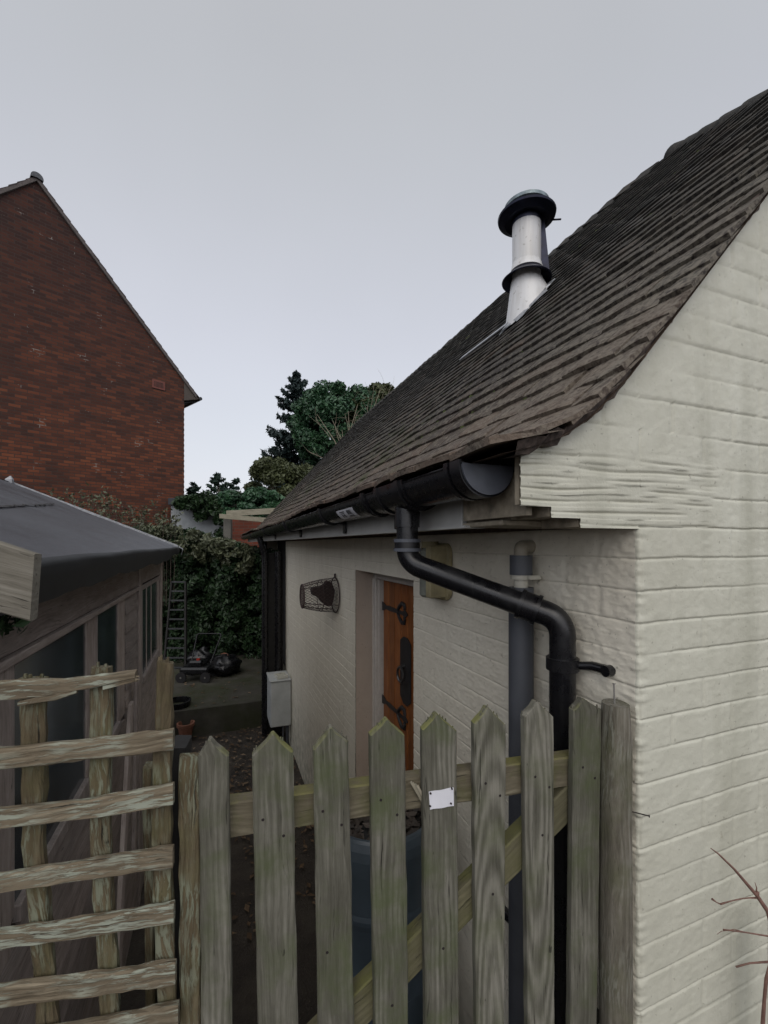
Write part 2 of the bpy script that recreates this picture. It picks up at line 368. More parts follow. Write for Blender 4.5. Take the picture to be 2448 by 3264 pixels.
# ---------------------------------------------------------------- numpy value noise for the painted brickwork
def vnoise(x, y, seed=0):
    xi = np.floor(x).astype(np.int64); yi = np.floor(y).astype(np.int64); fx = x - xi; fy = y - yi
    fx = fx * fx * (3 - 2 * fx); fy = fy * fy * (3 - 2 * fy)
    def h(a, b):
        n = (a * 374761393 + b * 668265263 + seed * 974634777) & 0x7fffffff
        n = ((n ^ (n >> 13)) * 1274126177) & 0x7fffffff
        return ((n ^ (n >> 16)) & 0xffff) / 65535.0
    return (h(xi, yi) * (1 - fx) + h(xi + 1, yi) * fx) * (1 - fy) + (h(xi, yi + 1) * (1 - fx) + h(xi + 1, yi + 1) * fx) * fy
Z0 = -0.033; CS = 0.075
def brick_h(u, z, seed=0, rough=1.0, deep=1.0):
    """outward relief in metres and groove mask of painted brick, u = distance from the corner.
    each joint is a sloping ledge under the sharp lower arris of the brick above"""
    zz = z + (vnoise(u * 8, z * 2, seed + 5) - .5) * .0030 + (vnoise(u * 30, z * 30, seed + 15) - .5) * .0016
    k = np.floor((zz - Z0) / CS); t = (zz - Z0) / CS - k                 # 0 bottom .. 1 top of the course
    off = np.where(k.astype(int) % 2 == 0, .112, 0.0)
    uu = (u - off) / .225; ku = np.floor(uu); tu = uu - ku; du = np.minimum(tu, 1 - tu) * .225
    fade = np.clip((vnoise(u * 4.3, np.round((zz - Z0) / CS) * 3.7, seed + 1) - .12) * 2.6, .10, 1)
    fade2 = np.clip((vnoise(ku * 5.1, k * 7.3, seed + 2) - .22) * 2.0, 0, .9)
    dt = (1 - t) * CS; db = t * CS
    g1 = np.maximum(np.exp(-(dt / .0038) ** 2), np.exp(-(db / .0016) ** 2) * .9) * fade
    g2 = np.exp(-(np.maximum(du - .001, 0) / .0045) ** 2) * fade2 * 1.15
    dark = np.maximum(np.exp(-(dt / .0020) ** 2), np.exp(-(db / .0016) ** 2)) * fade
    idb = vnoise(ku * 3.7 + 11, k * 2.3 + 5, seed + 3)
    h = -np.maximum(g1, g2) * .0040 * deep + (idb - .5) * .0014 * deep
    h = h + rough * ((vnoise(u * 38, z * 38, seed + 7) - .5) * .0011 + (vnoise(u * 95, z * 95, seed + 8) - .5) * .0011 + (vnoise(u * 9, z * 9, seed + 9) - .5) * .0014)
    return h, np.clip(dark * 1.0 + g2 * .22, 0, 1)
def grid_faces(nc, nr):
    a = np.arange(nc * nr).reshape(nc, nr)
    return np.stack([a[:-1, :-1], a[1:, :-1], a[1:, 1:], a[:-1, 1:]], -1).reshape(-1, 4)

# ---------------------------------------------------------------- OUTBUILDING
LF = 9.6; WEND = 6.15; XE = 0.50; XR = 3.06; PITCH = 1.1
HB = 2 * (XR - WX) + WX       # far side wall x
bld = empty('outbuilding', (WX, GY, GROUND), 'low cream painted brick outbuilding with a mossy tiled roof and an orange brown plank door', 'outbuilding')
EPR = [(.50, .170), (.5765, .190), (.65, .215), (.728, .262), (.838, .363), (1.033, .577), (XR, 1.1 * XR - .559)]   # underside of the tiles: x, z
def zroof(x):
    return np.interp(np.where(np.asarray(x) > XR, 2 * XR - np.asarray(x), x), [p[0] for p in EPR], [p[1] for p in EPR])
# wrapped wall: side wall -> rounded corner -> gable, one continuous surface
RC = 0.009
ys = np.concatenate([np.arange(0, 1.3, .0075), np.arange(1.3, 2.6, .014), np.arange(2.6, WEND - GY, .03), [WEND - GY]])[::-1]
DL0, DL1, DZT, DZB = 1.944, 2.90, -.178, -2.25                            # door opening on the side wall
side_L = GY + RC + ys
for v in (DL0, DL1): side_L[np.argmin(abs(side_L - v))] = v
xs = np.concatenate([np.arange(0, .75, .0065), np.arange(.75, 1.2, .02), np.arange(1.2, HB - WX - .05, .15), [HB - WX]])
ZT = .042
zs = np.concatenate([np.arange(GROUND, -1.7, .012), np.concatenate([np.arange(-1.7, -1.15, .005), np.arange(-1.15, ZT, .0025)]), [ZT]])
zs[np.argmin(abs(zs - DZT))] = DZT; zs[np.argmin(abs(zs - DZB))] = DZB
def wall_patch(P0, N, U, Zc, seed, rough, deep=1.0):
    """P0 (n,2), N (n,2) plan points and normals, U distance, Zc rows"""
    u, z = np.meshgrid(U, Zc, indexing='ij'); h, g = brick_h(u, z, seed, rough, deep)
    sd = (N[:, 0] < -.5)[:, None]; peb = np.maximum(vnoise(u * 110, z * 110, 31), vnoise(u * 70 + 9, z * 70, 32)) ** 3 * .0032 * np.clip(1.6 - u, .4, 1)
    h = np.where(sd, h * .8 + peb, h); g = np.where(sd, g * .7, g)
    nb = np.exp(-(u / .02) ** 2) * (vnoise(z * 80, z * 0, 41) - .5) * .005; h = h + nb
    X = P0[:, 0][:, None] + N[:, 0][:, None] * h; Y = P0[:, 1][:, None] + N[:, 1][:, None] * h
    return np.stack([X, Y, z], -1).reshape(-1, 3), g.ravel()
nS = len(side_L); ang = np.linspace(0, PI / 2, 5)[1:-1]
P0 = np.concatenate([np.stack([np.full(nS, WX), side_L], 1), np.stack([WX + RC - RC * np.cos(ang), GY + RC - RC * np.sin(ang)], 1), np.stack([WX + RC + xs, np.full(len(xs), GY)], 1)])
N = np.concatenate([np.tile([[-1., 0.]], (nS, 1)), np.stack([-np.cos(ang), -np.sin(ang)], 1), np.tile([[0., -1.]], (len(xs), 1))])
U = np.concatenate([side_L - GY, [.006, .004, .002][:len(ang)], RC + xs])
V, g = wall_patch(P0, N, U, zs, 3, 1.0)
# side part rougher: pebbly lumpy paint
Fq = grid_faces(len(U), len(zs)); nr = len(zs)
ci = Fq[:, 0] // nr; ri = Fq[:, 0] % nr
zc = (zs[ri] + zs[np.minimum(ri + 1, nr - 1)]) / 2
Lc = np.where(ci < nS - 1, (side_L[np.minimum(ci, nS - 1)] + side_L[np.minimum(ci + 1, nS - 1)]) / 2, -1)
hole = (Lc > DL0) & (Lc < DL1) & (zc < DZT) & (zc > DZB)
isside = ci < nS - 1
npmesh('side_wall', V, Fq[isside & ~hole], MAT['cream_side'], bld, attrs={'groove': g})
gw = npmesh('gable_wall', V, Fq[~isside], MAT['cream'], bld, attrs={'groove': g})
# upper gable and stepped kneeler, on the gable plane
def gable_piece(x0, x1, zb, ztf, dx, nrow, thick=None, name=None):
    X = np.arange(x0, x1 + 1e-6, dx) if dx < x1 - x0 else np.array([x0, x1])
    X[-1] = x1
    T = np.linspace(0, 1, nrow)
    zt = ztf(X); Z = zb + (zt - zb)[:, None] * T[None, :]
    u = (X - WX)[:, None] * np.ones_like(Z)
    h, g = brick_h(u, Z, 3, 1.0, .9)
    # thin creasing courses in the kneeler zone
    kn = np.clip((1.17 + (vnoise(Z * 30, Z * 0, 4) - .5) * .08 - X[:, None]) / .03, 0, 1) * np.clip((.215 - Z) / .02, 0, 1)
    tz = (Z + (vnoise(X[:, None] * 6 + Z * 0, Z * 25, 9) - .5) * .013) / .0235; tt = np.abs(tz - np.round(tz)) * .0235
    kg = np.exp(-(tt / .0026) ** 2) * np.clip((vnoise(X[:, None] * 9 + Z * 0, np.round(tz) * 3.1, 12) - .2) * 1.8, 0, 1)
    hk = -kg * .0045 + (vnoise(X[:, None] * 20 + Z * 0, np.round(tz) * 5.3, 14) - .5) * .005
    h = h * (1 - kn) + hk * kn; g = g * (1 - kn) + kg * kn * .5
    Yv = GY - h
    V = np.stack([X[:, None] + 0 * Z, Yv, Z], -1).reshape(-1, 3)
    return V, grid_faces(len(X), nrow), g.ravel()
pieces = []
pieces.append(gable_piece(WX + .003, 1.75, ZT, lambda x: zroof(x) + .004, .0065, 330))
pieces.append(gable_piece(1.75, 2 * XR - .60, ZT, lambda x: np.minimum(zroof(x), 1.62), .1, 40))
ksteps = [(.5765, .655, onY(1656, 1611, GY).z), (.655, .7345, onY(1768, 1650, GY).z), (.7345, WX + .003, onY(1880, 1683, GY).z)]
for a, b, z in ksteps: pieces.append(gable_piece(a, b, z, lambda x: zroof(x) + .004, .0055, 230))
off = 0; VV, FF, GG = [], [], []
for v, f, q in pieces: VV.append(v); FF.append(f + off); GG.append(q); off += len(v)
npmesh('gable_top', np.concatenate(VV), np.concatenate(FF), MAT['cream'], bld, attrs={'groove': np.concatenate(GG)})
# body of the kneeler behind its painted face
KT = .062
mb = MB()
for i, (a, b, z) in enumerate(ksteps):
    x1 = b if i < 2 else WX + .02
    mb.bx(a + .004, x1, GY + .011, GY + (.024 if i == 0 else .125), z + .003, float(zroof(a)) - .002)
kn = mb.build('kneeler', MAT['kneel'], bld)
# hidden walls and reveals
mb = MB()
mb.bx(HB, HB + .02, GY, LF - .1, GROUND, .2); mb.bx(WX + .1, HB, LF - .12, LF - .1, GROUND, .2)
mb.build('rear_wall', MAT['cream_side'], bld)
mb = MB()
mb.bx(WX + .32, WX + .36, WEND - .01, LF - .12, GROUND, .1); mb.bx(WX + .004, WX + .36, WEND - .02, WEND - .001, GROUND, .06)
mb.bx(WX - .01, WX + .09, LF - .2, LF - .1, GROUND, .06)
mb.bx(.60, WX - .03, 6.20, 6.24, GROUND, -.12, ch=.004)  # dark board added to make the shadow band past the wall end
mb.build('recess_shade', MAT['dark'], bld)
# the wall above the wrapped part up to the eaves
mb = MB(); mb.bx(WX + .006, WX + .10, GY + .01, WEND, ZT - .01, .20); mb.build('wall_plate', MAT['brownwood'], bld)
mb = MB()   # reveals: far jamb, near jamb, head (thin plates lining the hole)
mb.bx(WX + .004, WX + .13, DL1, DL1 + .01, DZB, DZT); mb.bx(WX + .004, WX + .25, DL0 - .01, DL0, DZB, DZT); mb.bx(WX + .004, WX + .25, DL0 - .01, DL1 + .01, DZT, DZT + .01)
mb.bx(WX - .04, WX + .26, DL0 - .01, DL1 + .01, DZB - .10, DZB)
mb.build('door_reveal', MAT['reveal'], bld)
df = MB(); fx0, fx1 = WX + .13, WX + .20
df.bx(fx0, fx1, DL1 - .055, DL1 + .009, DZB, DZT - .001, ch=.004); df.bx(fx0, fx1, DL0 - .009, DL0 + .05, DZB, DZT - .001, ch=.004)
df.bx(fx0 + .001, fx1 - .001, DL0 + .05, DL1 - .055, DZT - .062, DZT - .001, ch=.004)
df.bx(fx0 + .02, fx1 + .012, DL1 - .068, DL1 - .055, DZB, DZT - .062, ch=.003); df.bx(fx0 - .012, fx0, DL1 - .03, DL1 - .018, DZB, DZT - .062, ch=.003)
df.build('door_frame', MAT['frame'], bld)
dm = MB(); DX = fx1 - .022
yy = DL0 + .05
while yy < DL1 - .068 - .02:
    w_ = min(.103, DL1 - .068 - yy); dm.bx(DX, DX + .03, yy + .0015, yy + w_ - .0015, DZB + .01, DZT - .065, ch=.004); yy += w_
door = dm.build('door', MAT['door'], bld)
def hinge(z):
    h = MB(); y0 = DL1 - .07; x = DX - .004
    h.bar([((x, y0, z), (0, 0, .030), (.003, 0, 0)), ((x, y0 - .035, z), (0, 0, .026), (.003, 0, 0)), ((x, y0 - .07, z), (0, 0, .012), (.003, 0, 0)), ((x, y0 - .13, z), (0, 0, .017), (.003, 0, 0)), ((x, y0 - .25, z), (0, 0, .013), (.003, 0, 0)), ((x, y0 - .30, z), (0, 0, .020), (.003, 0, 0))], ch=.001)
    for s_ in (-1, 1):      # fleur-de-lis end
        cc = [(y0 - .28, .012), (y0 - .31, .040), (y0 - .345, .060), (y0 - .385, .055), (y0 - .395, .034), (y0 - .37, .028)]
        h.tube([(x, a, z + s_ * b) for a, b in cc], [.010, .012, .014, .013, .010, .006], 8)
    h.bar([((x, y0 - .29, z), (0, 0, .014), (.003, 0, 0)), ((x, y0 - .35, z), (0, 0, .010), (.003, 0, 0)), ((x, y0 - .39, z), (0, 0, .026), (.003, 0, 0)), ((x, y0 - .43, z), (0, 0, .004), (.003, 0, 0))], ch=.001)
    h.build('strap_hinge', MAT['iron'], door)
hinge(-.43); hinge(-1.08)
h = MB(); x = DX - .005
h.bar([((x, 2.43, -.985), (0, .03, 0), (.003, 0, 0)), ((x, 2.43, -.95), (0, .078, 0), (.003, 0, 0)), ((x, 2.43, -.60), (0, .078, 0), (.003, 0, 0)), ((x, 2.43, -.572), (0, .03, 0), (.003, 0, 0))], ch=.001)
dh = h.build('latch_plate', MAT['iron'], door)
h = MB(); h.tube(arc((x - .03, 2.44, -.80), (0, 1, 0), (0, 0, 1), .045, 0, 2 * PI, 24), .008, 8); h.tube([(x, 2.44, -.745), (x - .035, 2.44, -.755)], .012, 8)
h.build('ring_handle', plain('handle_metal', (.12, .12, .12), .3, .8), door)

# ---------------------------------------------------------------- tiled roof
rn = random.Random(3)
EP2 = [(x, z + .012) for x, z in EPR]
seg = [0]
for i in range(1, len(EP2)): seg.append(seg[-1] + math.hypot(EP2[i][0] - EP2[i - 1][0], EP2[i][1] - EP2[i - 1][1]))
TOT = seg[-1]
def prof(s):
    return Vector((float(np.interp(s, seg, [p[0] for p in EP2])), 0, float(np.interp(s, seg, [p[1] for p in EP2]))))
def hipL(x): return 2.144 - 1.42 * (XR - x)
L0 = GY - .048
TV, TF = [], []; WAVE = lambda s, y: (.010 * math.sin(y * 1.1 + s * .8) + .006 * math.sin(y * 3.1 + s * 2)) * min(1, max(0, (y - .67) / 1.5)) - .004 * max(0, 1 - (y - .67) / .6)
s = -.02; row = 0
while s < TOT - .02:
    a = prof(max(s, 0)); b = prof(min(s + .17, TOT)); a2 = prof(max(s, 0) + .02)
    t = (b - a).normalized(); nrm = Vector((-t.z, 0, t.x))
    if s < 0: a = a + t * s
    y = L0 + (-.083 if row % 2 else 0) + rn.uniform(-.006, .006)
    wseg = .166
    while y < LF:
        y0 = max(y, L0); y1 = min(y + wseg, LF)
        if y1 - y0 > .03 and y0 > hipL(a.x) - .02 and a.x <= XR:
            near = max(0, 1 - (y0 - L0) / 1.0)
            lift = .022 + rn.uniform(-.002, .003) + near * rn.uniform(0, .004); tw = rn.gauss(0, .0013 + .002 * near); th = .0130
            sl = rn.uniform(-.005, .005); cam_ = rn.uniform(.001, .004)
            n0 = len(TV); gap = .0008 + rn.uniform(0, .0008)
            nv = 4
            for k in range(nv):
                u = k / (nv - 1); yy_ = y0 + gap + (y1 - y0 - 2 * gap) * u; bow = cam_ * (1 - (2 * u - 1) ** 2); wz = WAVE(s, yy_)
                je = rn.gauss(0, .0012 + near * .002)
                base = a + t * (sl + je) + nrm * (lift + bow + (u - .5) * tw * 2 + wz); top = b + nrm * (.006 + bow * .3 + wz)
                for q in (base + nrm * 0, base + t * -.001 - nrm * th, top, base + t * .012 + nrm * .0012):
                    TV.append((q.x, yy_, q.z))
            for k in range(nv - 1):
                i = n0 + k * 4; j = i + 4
                TF.append((i, j, j + 3, i + 3)); TF.append((i + 3, j + 3, j + 2, i + 2)); TF.append((i + 1, j + 1, j, i)); TF.append((i + 1, i + 2, j + 2, j + 1))
            i = n0; TF.append((i + 1, i, i + 3, i + 2)); i = n0 + (nv - 1) * 4; TF.append((i + 1, i + 2, i + 3, i))
        y += wseg
    s += .1 + rn.uniform(-.002, .002); row += 1
me_v = np.array(TV)
roof = npmesh('tiled_roof', me_v, np.array(TF), MAT['tile'], bld, smooth=False)
# lining sheet added under the tiles to block light, other slope, hip end
mb = MB(); A_, B_ = [], []
for (x, z) in EPR: A_.append((x, L0 + .012, z + .002)); B_.append((x, LF - .01, z + .002))
# lining clipped to the hip
vs_, fs_ = [], []
xs_ = [p[0] for p in EPR[:-1]] + [1.6, 2.03, 2.4, 2.8, XR]
for x in sorted(set(xs_)):
    z = float(zroof(x)); vs_ += [(x, max(L0 + .012, hipL(x)), z + .001), (x, LF - .01, z + .001)]
nx = len(vs_) // 2; fs_ = [(2 * i, 2 * i + 1, 2 * i + 3, 2 * i + 2) for i in range(nx - 1)]
mb.add(vs_, fs_)
mb.build('light_block_lining', MAT['brownwood'], roof)
mb = MB(); fx = lambda x: 2 * XR - x
vs2 = [(fx(v[0]), v[1], v[2] + .012) for v in vs_]; mb.add(vs2, [tuple(reversed(f)) for f in fs_])
xh = 2.03; zh = float(zroof(xh)) + .02; zr = float(zroof(XR)) + .02
mb.add([(xh, L0, zh), (fx(xh), L0, zh), (XR, hipL(XR), zr)], [(0, 1, 2)])
mb.build('rear_slope', MAT['tile'], roof)
# ridge: a row of small capping tiles, and half-round tiles down the hip
mb = MB(); y = hipL(XR) + .1; zt = float(zroof(XR)) + .035
while y < LF:
    j = rn.uniform(-.006, .006); w_ = .155
    for sgn in (-1, 1):
        c = Vector((XR + sgn * .06, y + w_ / 2, zt - .062 + j)); d = Vector((-sgn, 0, 1.1)).normalized()
        tl = .09; ax = [Vector((0, 1, tl * 2)).normalized(), d, Vector((0, 1, 0)).cross(d)]
        mb.box(c + Vector((0, 0, rn.uniform(0, .006))), (w_ / 2 - .002, .085, .007), ax, ch=.002)
    y += w_
mb.build('ridge_course', MAT['tile'], roof)
mb = MB(); A = Vector((XR, hipL(XR) - .03, float(zroof(XR)) + .015)); B = Vector((xh - .06, hipL(xh - .06), float(zroof(xh - .06)) + .01)); n = 8; dd = (B - A) / n
sidev = dd.cross(Vector((0, 0, 1))).normalized(); upv = sidev.cross(dd).normalized()
if upv.z < 0: upv = -upv
for i in range(n):
    p0 = A + dd * (i - .06); p1 = A + dd * (i + 1.0)
    r0, r1 = (.066, .056)
    a0 = arc(p0 - upv * .045, sidev, upv, r0 + (.012 if i == 0 else 0), -.25, PI + .25, 12); a1 = arc(p1 - upv * .045, sidev, upv, r1, -.25, PI + .25, 12)
    mb.quadstrip(a0, a1); b0 = arc(p0 - upv * .045, sidev, upv, r0 - .016, -.25, PI + .25, 12); mb.quadstrip(b0, a0)
    if i == 0: mb.add([p0 - upv * .045] + a0, [(0, k + 1, k + 2) for k in range(12)])
mb.build('hip_tile_row', MAT['tile'], roof, smooth=True, auto=40)
# verge: bedding strip between wall and tiles on the gable
mb = MB(); A1, B1, C1, D1 = [], [], [], []
for i in range(90):
    x = .545 + i * (2.05 - .545) / 89; z = float(zroof(x)); j = rn.gauss(0, .0022); j2 = rn.gauss(0, .0015)
    t = float(zroof(x + .01) - zroof(x - .01)) / .02; nn = Vector((-t, 0, 1)).normalized()
    A1.append(Vector((x, GY - .020 + j2, z)) - nn * (.006 + j * 1.6)); B1.append(Vector((x, GY - .036 + j2, z)) + nn * (.017 + j * 1.5)); C1.append(Vector((x, GY + .03, z)) - nn * (.006 + j)); D1.append(Vector((x, GY + .03, z)) + nn * .016)
mb.quadstrip(A1, B1); mb.quadstrip(C1, A1); mb.quadstrip(B1, D1)
mb.build('verge_bedding', MAT['undercloak'], roof)
# moss cushions along the courses
mvv, mff = [], []
def blob(c, r, n_, fl=.55):
    n0 = len(mvv); m_, k_ = 4, 7; ax = n_.orthogonal().normalized(); bx_ = n_.cross(ax)
    for i in range(m_):
        ph = (i / (m_ - 1)) * PI / 2
        for k in range(k_):
            a = 2 * PI * k / k_; rr = r * math.cos(ph) * rn.uniform(.75, 1.2) if i < m_ - 1 else r * .15
            q = c + ax * (math.cos(a) * rr) + bx_ * (math.sin(a) * rr * 1.6) + n_ * (math.sin(ph) * r * fl); mvv.append(tuple(q))
    for i in range(m_ - 1):
        for k in range(k_): mff.append((n0 + i * k_ + k, n0 + i * k_ + (k + 1) % k_, n0 + (i + 1) * k_ + (k + 1) % k_, n0 + (i + 1) * k_ + k))
for _ in range(4200):
    sI = int(rn.uniform(0, TOT / .1)) * .1 + rn.uniform(-.012, .008); y = L0 + (rn.random() ** 1.3) * (LF - L0)
    cl = mnoise.noise(Vector((sI * .9, y * 1.1, 3.1)))
    if cl < .02 and rn.random() > .12: continue
    p = prof(max(0, sI)); p.y = y
    if y < hipL(p.x) + .03 or y < L0 + .25 + .3 * rn.random(): continue
    q = prof(min(max(0, sI) + .05, TOT)); t = (Vector((q.x, 0, q.z)) - Vector((p.x, 0, p.z))).normalized(); nn = Vector((-t.z, 0, t.x))
    blob(p + nn * (.012 + WAVE(sI, y)), rn.uniform(.006, .017), nn)
o = npmesh('moss', np.array(mvv), np.array(mff), MAT['moss'], roof); tag(o, kind='stuff')

# ---------------------------------------------------------------- fascia, soffit, gutter
FX = .622
mb = MB(); mb.bx(FX, FX + .018, 1.02, LF - .1, .043, .135, ch=.002); mb.bx(FX - .012, FX, 1.02, LF - .1, .043, .050); mb.bx(FX - .012, FX + .05, .985, 1.02, .043, .05)
mb.build('fascia', MAT['fascia'], bld)
mb = MB(); mb.bx(FX + .02, WX + .01, GY + .115, LF - .1, .058, .066)
mb.bx(.625, WX, GY + .126, 1.02, .045, .057, ch=.002); mb.bx(.615, .63, GY + .03, 1.0, .062, .16); mb.build('soffit', MAT['kneel'], bld)
GX, GZ, GR = .5480, .172, .0645
Gg = empty('gutter', (0, 0, 0)); Gg.parent = bld; Gg.location = Vector((GX, .79, GZ)) - bld.location
gz = lambda y: GZ - (y - .79) * .0015
mb = MB(); ysg = [.79 + i * (LF + .06 - .79) / 40 for i in range(41)]
rings = [arc((GX, y, gz(y)), (1, 0, 0), (0, 0, 1), GR, PI, 2 * PI, 18) for y in ysg]; rin = [arc((GX, y, gz(y)), (1, 0, 0), (0, 0, 1), GR - .004, PI, 2 * PI, 18) for y in ysg]
for R_ in (rings, rin):
    for i in range(40): mb.quadstrip(R_[i], R_[i + 1])
mb.quadstrip([r[0] for r in rings], [r[0] for r in rin]); mb.quadstrip([r[-1] for r in rings], [r[-1] for r in rin])
for e in (0, 1):     # rolled front lip
    mb.tube([(GX + (GR if e else -GR) * .98, y, gz(y)) for y in ysg[::8]], .0035, 8)
mb.build('channel', MAT['black'], Gg, smooth=True, auto=40)
def shell(mb, y0, y1, r, over=.12):
    a = arc((GX, y0, gz(y0)), (1, 0, 0), (0, 0, 1), r, PI - over, 2 * PI + over, 20); b = arc((GX, y1, gz(y1)), (1, 0, 0), (0, 0, 1), r, PI - over, 2 * PI + over, 20)
    ai = arc((GX, y0, gz(y0)), (1, 0, 0), (0, 0, 1), r - .006, PI - over, 2 * PI + over, 20); bi = arc((GX, y1, gz(y1)), (1, 0, 0), (0, 0, 1), r - .006, PI - over, 2 * PI + over, 20)
    mb.quadstrip(a, b); mb.quadstrip(ai, a); mb.quadstrip(b, bi); mb.quadstrip(bi, ai)
mb = MB(); a = arc((GX, .788, gz(.79)), (1, 0, 0), (0, 0, 1), GR + .001, PI, 2 * PI, 32); ab = [p + Vector((0, .006, 0)) for p in a]
mb.add(a, [tuple(range(33))]); mb.quadstrip(a, ab); mb.add([a[0], a[-1], ab[-1], ab[0]], [(0, 1, 2, 3)]); mb.build('end_cap', MAT['capgrey'], Gg)
mb = MB(); shell(mb, .794, .835, GR + .006); shell(mb, .842, .860, GR + .008); mb.build('stop_end', MAT['black'], Gg, smooth=True, auto=35)
for (y0, y1) in ((1.43, 1.475), (2.12, 2.17), (3.35, 3.42), (4.9, 4.98), (6.9, 6.98)):
    mb = MB(); shell(mb, y0, y1, GR + .007); shell(mb, y0 + .014, y0 + .03, GR + .010)
    mb.bx(GX + .02, FX - .001, y0 + .008, y1 - .008, gz(y0) - GR - .004, gz(y0) - GR + .010, ch=.003); mb.bx(FX - .012, FX - .001, y0 + .004, y1 - .004, .055, gz(y0) - GR, ch=.002)
    mb.build('gutter_bracket', MAT['black'], Gg, smooth=True, auto=35)
mb = MB(); y0 = 1.10; shell(mb, 1.10, 1.335, GR + .005); shell(mb, 1.12, 1.145, GR + .011); shell(mb, 1.29, 1.315, GR + .011)
OY = 1.215
mb.tube([(GX, OY, gz(OY) - GR + .012), (GX, OY, gz(OY) - GR - .055)], .0385, 24)
mb.build('running_outlet', MAT['black'], Gg, smooth=True, auto=35)
# product sticker, wrapped on the front of the channel
mb = MB(); yA, yB = 1.50, 1.80; t0, t1 = PI + .42, PI + 1.22
def skin(t0, t1, y0, y1, off_, n=8, skew=0.0):
    a = arc((GX, y0, gz(y0)), (1, 0, 0), (0, 0, 1), GR + off_, t0, t1, n); b = arc((GX, y1, gz(y1)), (1, 0, 0), (0, 0, 1), GR + off_, t0 + skew, t1 + skew, n); return a, b
a, b = skin(t0, t1, 1.60, 1.84, .0012); mb.quadstrip(a, b); st = mb.build('sticker', MAT['plate'], Gg, smooth=True)
mb = MB()
for i in range(7):
    yb = 1.64 + i * .009; a, b = skin(t0 + .10, t0 + .42, yb, yb + (.006 if i % 3 else .003), .002); mb.quadstrip(a, b)
for (u0, u1, yb, ye) in ((.50, .55, 1.64, 1.70), (.60, .64, 1.64, 1.72), (.12, .18, 1.73, 1.80), (.24, .28, 1.735, 1.79), (.34, .60, 1.745, 1.757), (.34, .60, 1.775, 1.785), (.40, .44, 1.75, 1.785)):
    a, b = skin(t0 + u0, t0 + u1, yb, ye, .002); mb.quadstrip(a, b)
mb.build('sticker_print', MAT['ink'], Gg)
# ---------------------------------------------------------------- downpipe with offset
def smooth_path(pts, rad=.07, n=8):
    pts = [Vector(p) for p in pts]; o = [pts[0]]
    for i in range(1, len(pts) - 1):
        a = (pts[i - 1] - pts[i]); b = (pts[i + 1] - pts[i]); r = min(rad, a.length * .45, b.length * .45); p0 = pts[i] + a.normalized() * r; p2 = pts[i] + b.normalized() * r
        for k in range(n + 1):
            u = k / n; o.append(p0 * (1 - u) ** 2 + pts[i] * 2 * u * (1 - u) + p2 * u * u)
    o.append(pts[-1]); return o
pr = .0335
p1 = Vector((GX, OY, gz(OY) - GR - .03)); p2 = Vector((GX, OY, -.055)); p3 = P(1800, 1990, 1.150); p3 = Vector((.862, .905, -.200)); p4 = Vector((.862, .905, -2.5))
dp = empty('downpipe', (0, 0, 0)); dp.parent = bld; dp.location = p3 - bld.location
mb = MB(); mb.tube(smooth_path([p1, p2, p3, p4], .048, 12), pr, 28); mb.build('pipe', MAT['black'], dp, smooth=True, auto=50)
mb = MB(); dv = (p3 - p2).normalized()
mb.tube([(GX, OY, .012), (GX, OY, -.018)], .0395, 24); mb.build('socket', MAT['black'], dp, smooth=True, auto=40)
mb = MB()
for q, l, r in ((p3 - dv * .112, .010, .0425), (p3 - dv * .068, .010, .0425), (p3 - dv * .09, .045, .0395)): mb.tube([q - dv * l / 2, q + dv * l / 2], r, 24)
mb.build('socket', MAT['black'], dp, smooth=True, auto=40)
mb = MB()
for z0, z1, r in ((.016, .006, .042), (-.012, -.022, .0425)): mb.tube([(GX, OY, z0), (GX, OY, z1)], r, 24)
mb.build('socket_glint', MAT['capgrey'], dp, smooth=True, auto=40)  # lighter rings stand in for light reflected off the socket rims
mb = MB(); cz = -.318
mb.tube([(.862, .905, cz + .016), (.862, .905, cz - .016)], .042, 24)
mb.tube([(.885, .875, cz), (.905, .845, cz + .004), (.905, .800, cz + .006)], [.010, .012, .012], 10); mb.tube([(.912, .795, cz + .006), (.890, .795, cz + .006)], .014, 14)
mb.build('pipe_clip', MAT['black'], dp, smooth=True, auto=40)
# drain shoe run at the bottom of the pipe (sloping black pipe seen through the gate)
mb = MB(); mb.tube(smooth_path([onX(1600, 2900, .87), onX(1700, 3000, .87), (.87, .80, -1.16)], .02), .016, 12); mb.build('waste_pipe', MAT['black'], bld, smooth=True, auto=40)
# far downpipe under the far end of the gutter
dq = empty('downpipe', (0, 0, 0)); dq.parent = bld; dq.location = Vector((.8, 6.3, .0)) - bld.location
mb = MB(); mb.tube(smooth_path([(GX, 6.1, .1), (GX + .03, 6.1, 0), (.62, 6.12, -.16), (.62, 6.12, -2.6)], .09), .04, 16)
mb.tube([(.80, 6.14, -.10), (.80, 6.14, -2.62)], .04, 16); mb.build('pipe', MAT['black'], dq, smooth=True, auto=40)  # second pipe added to fill the dark band at the wall end
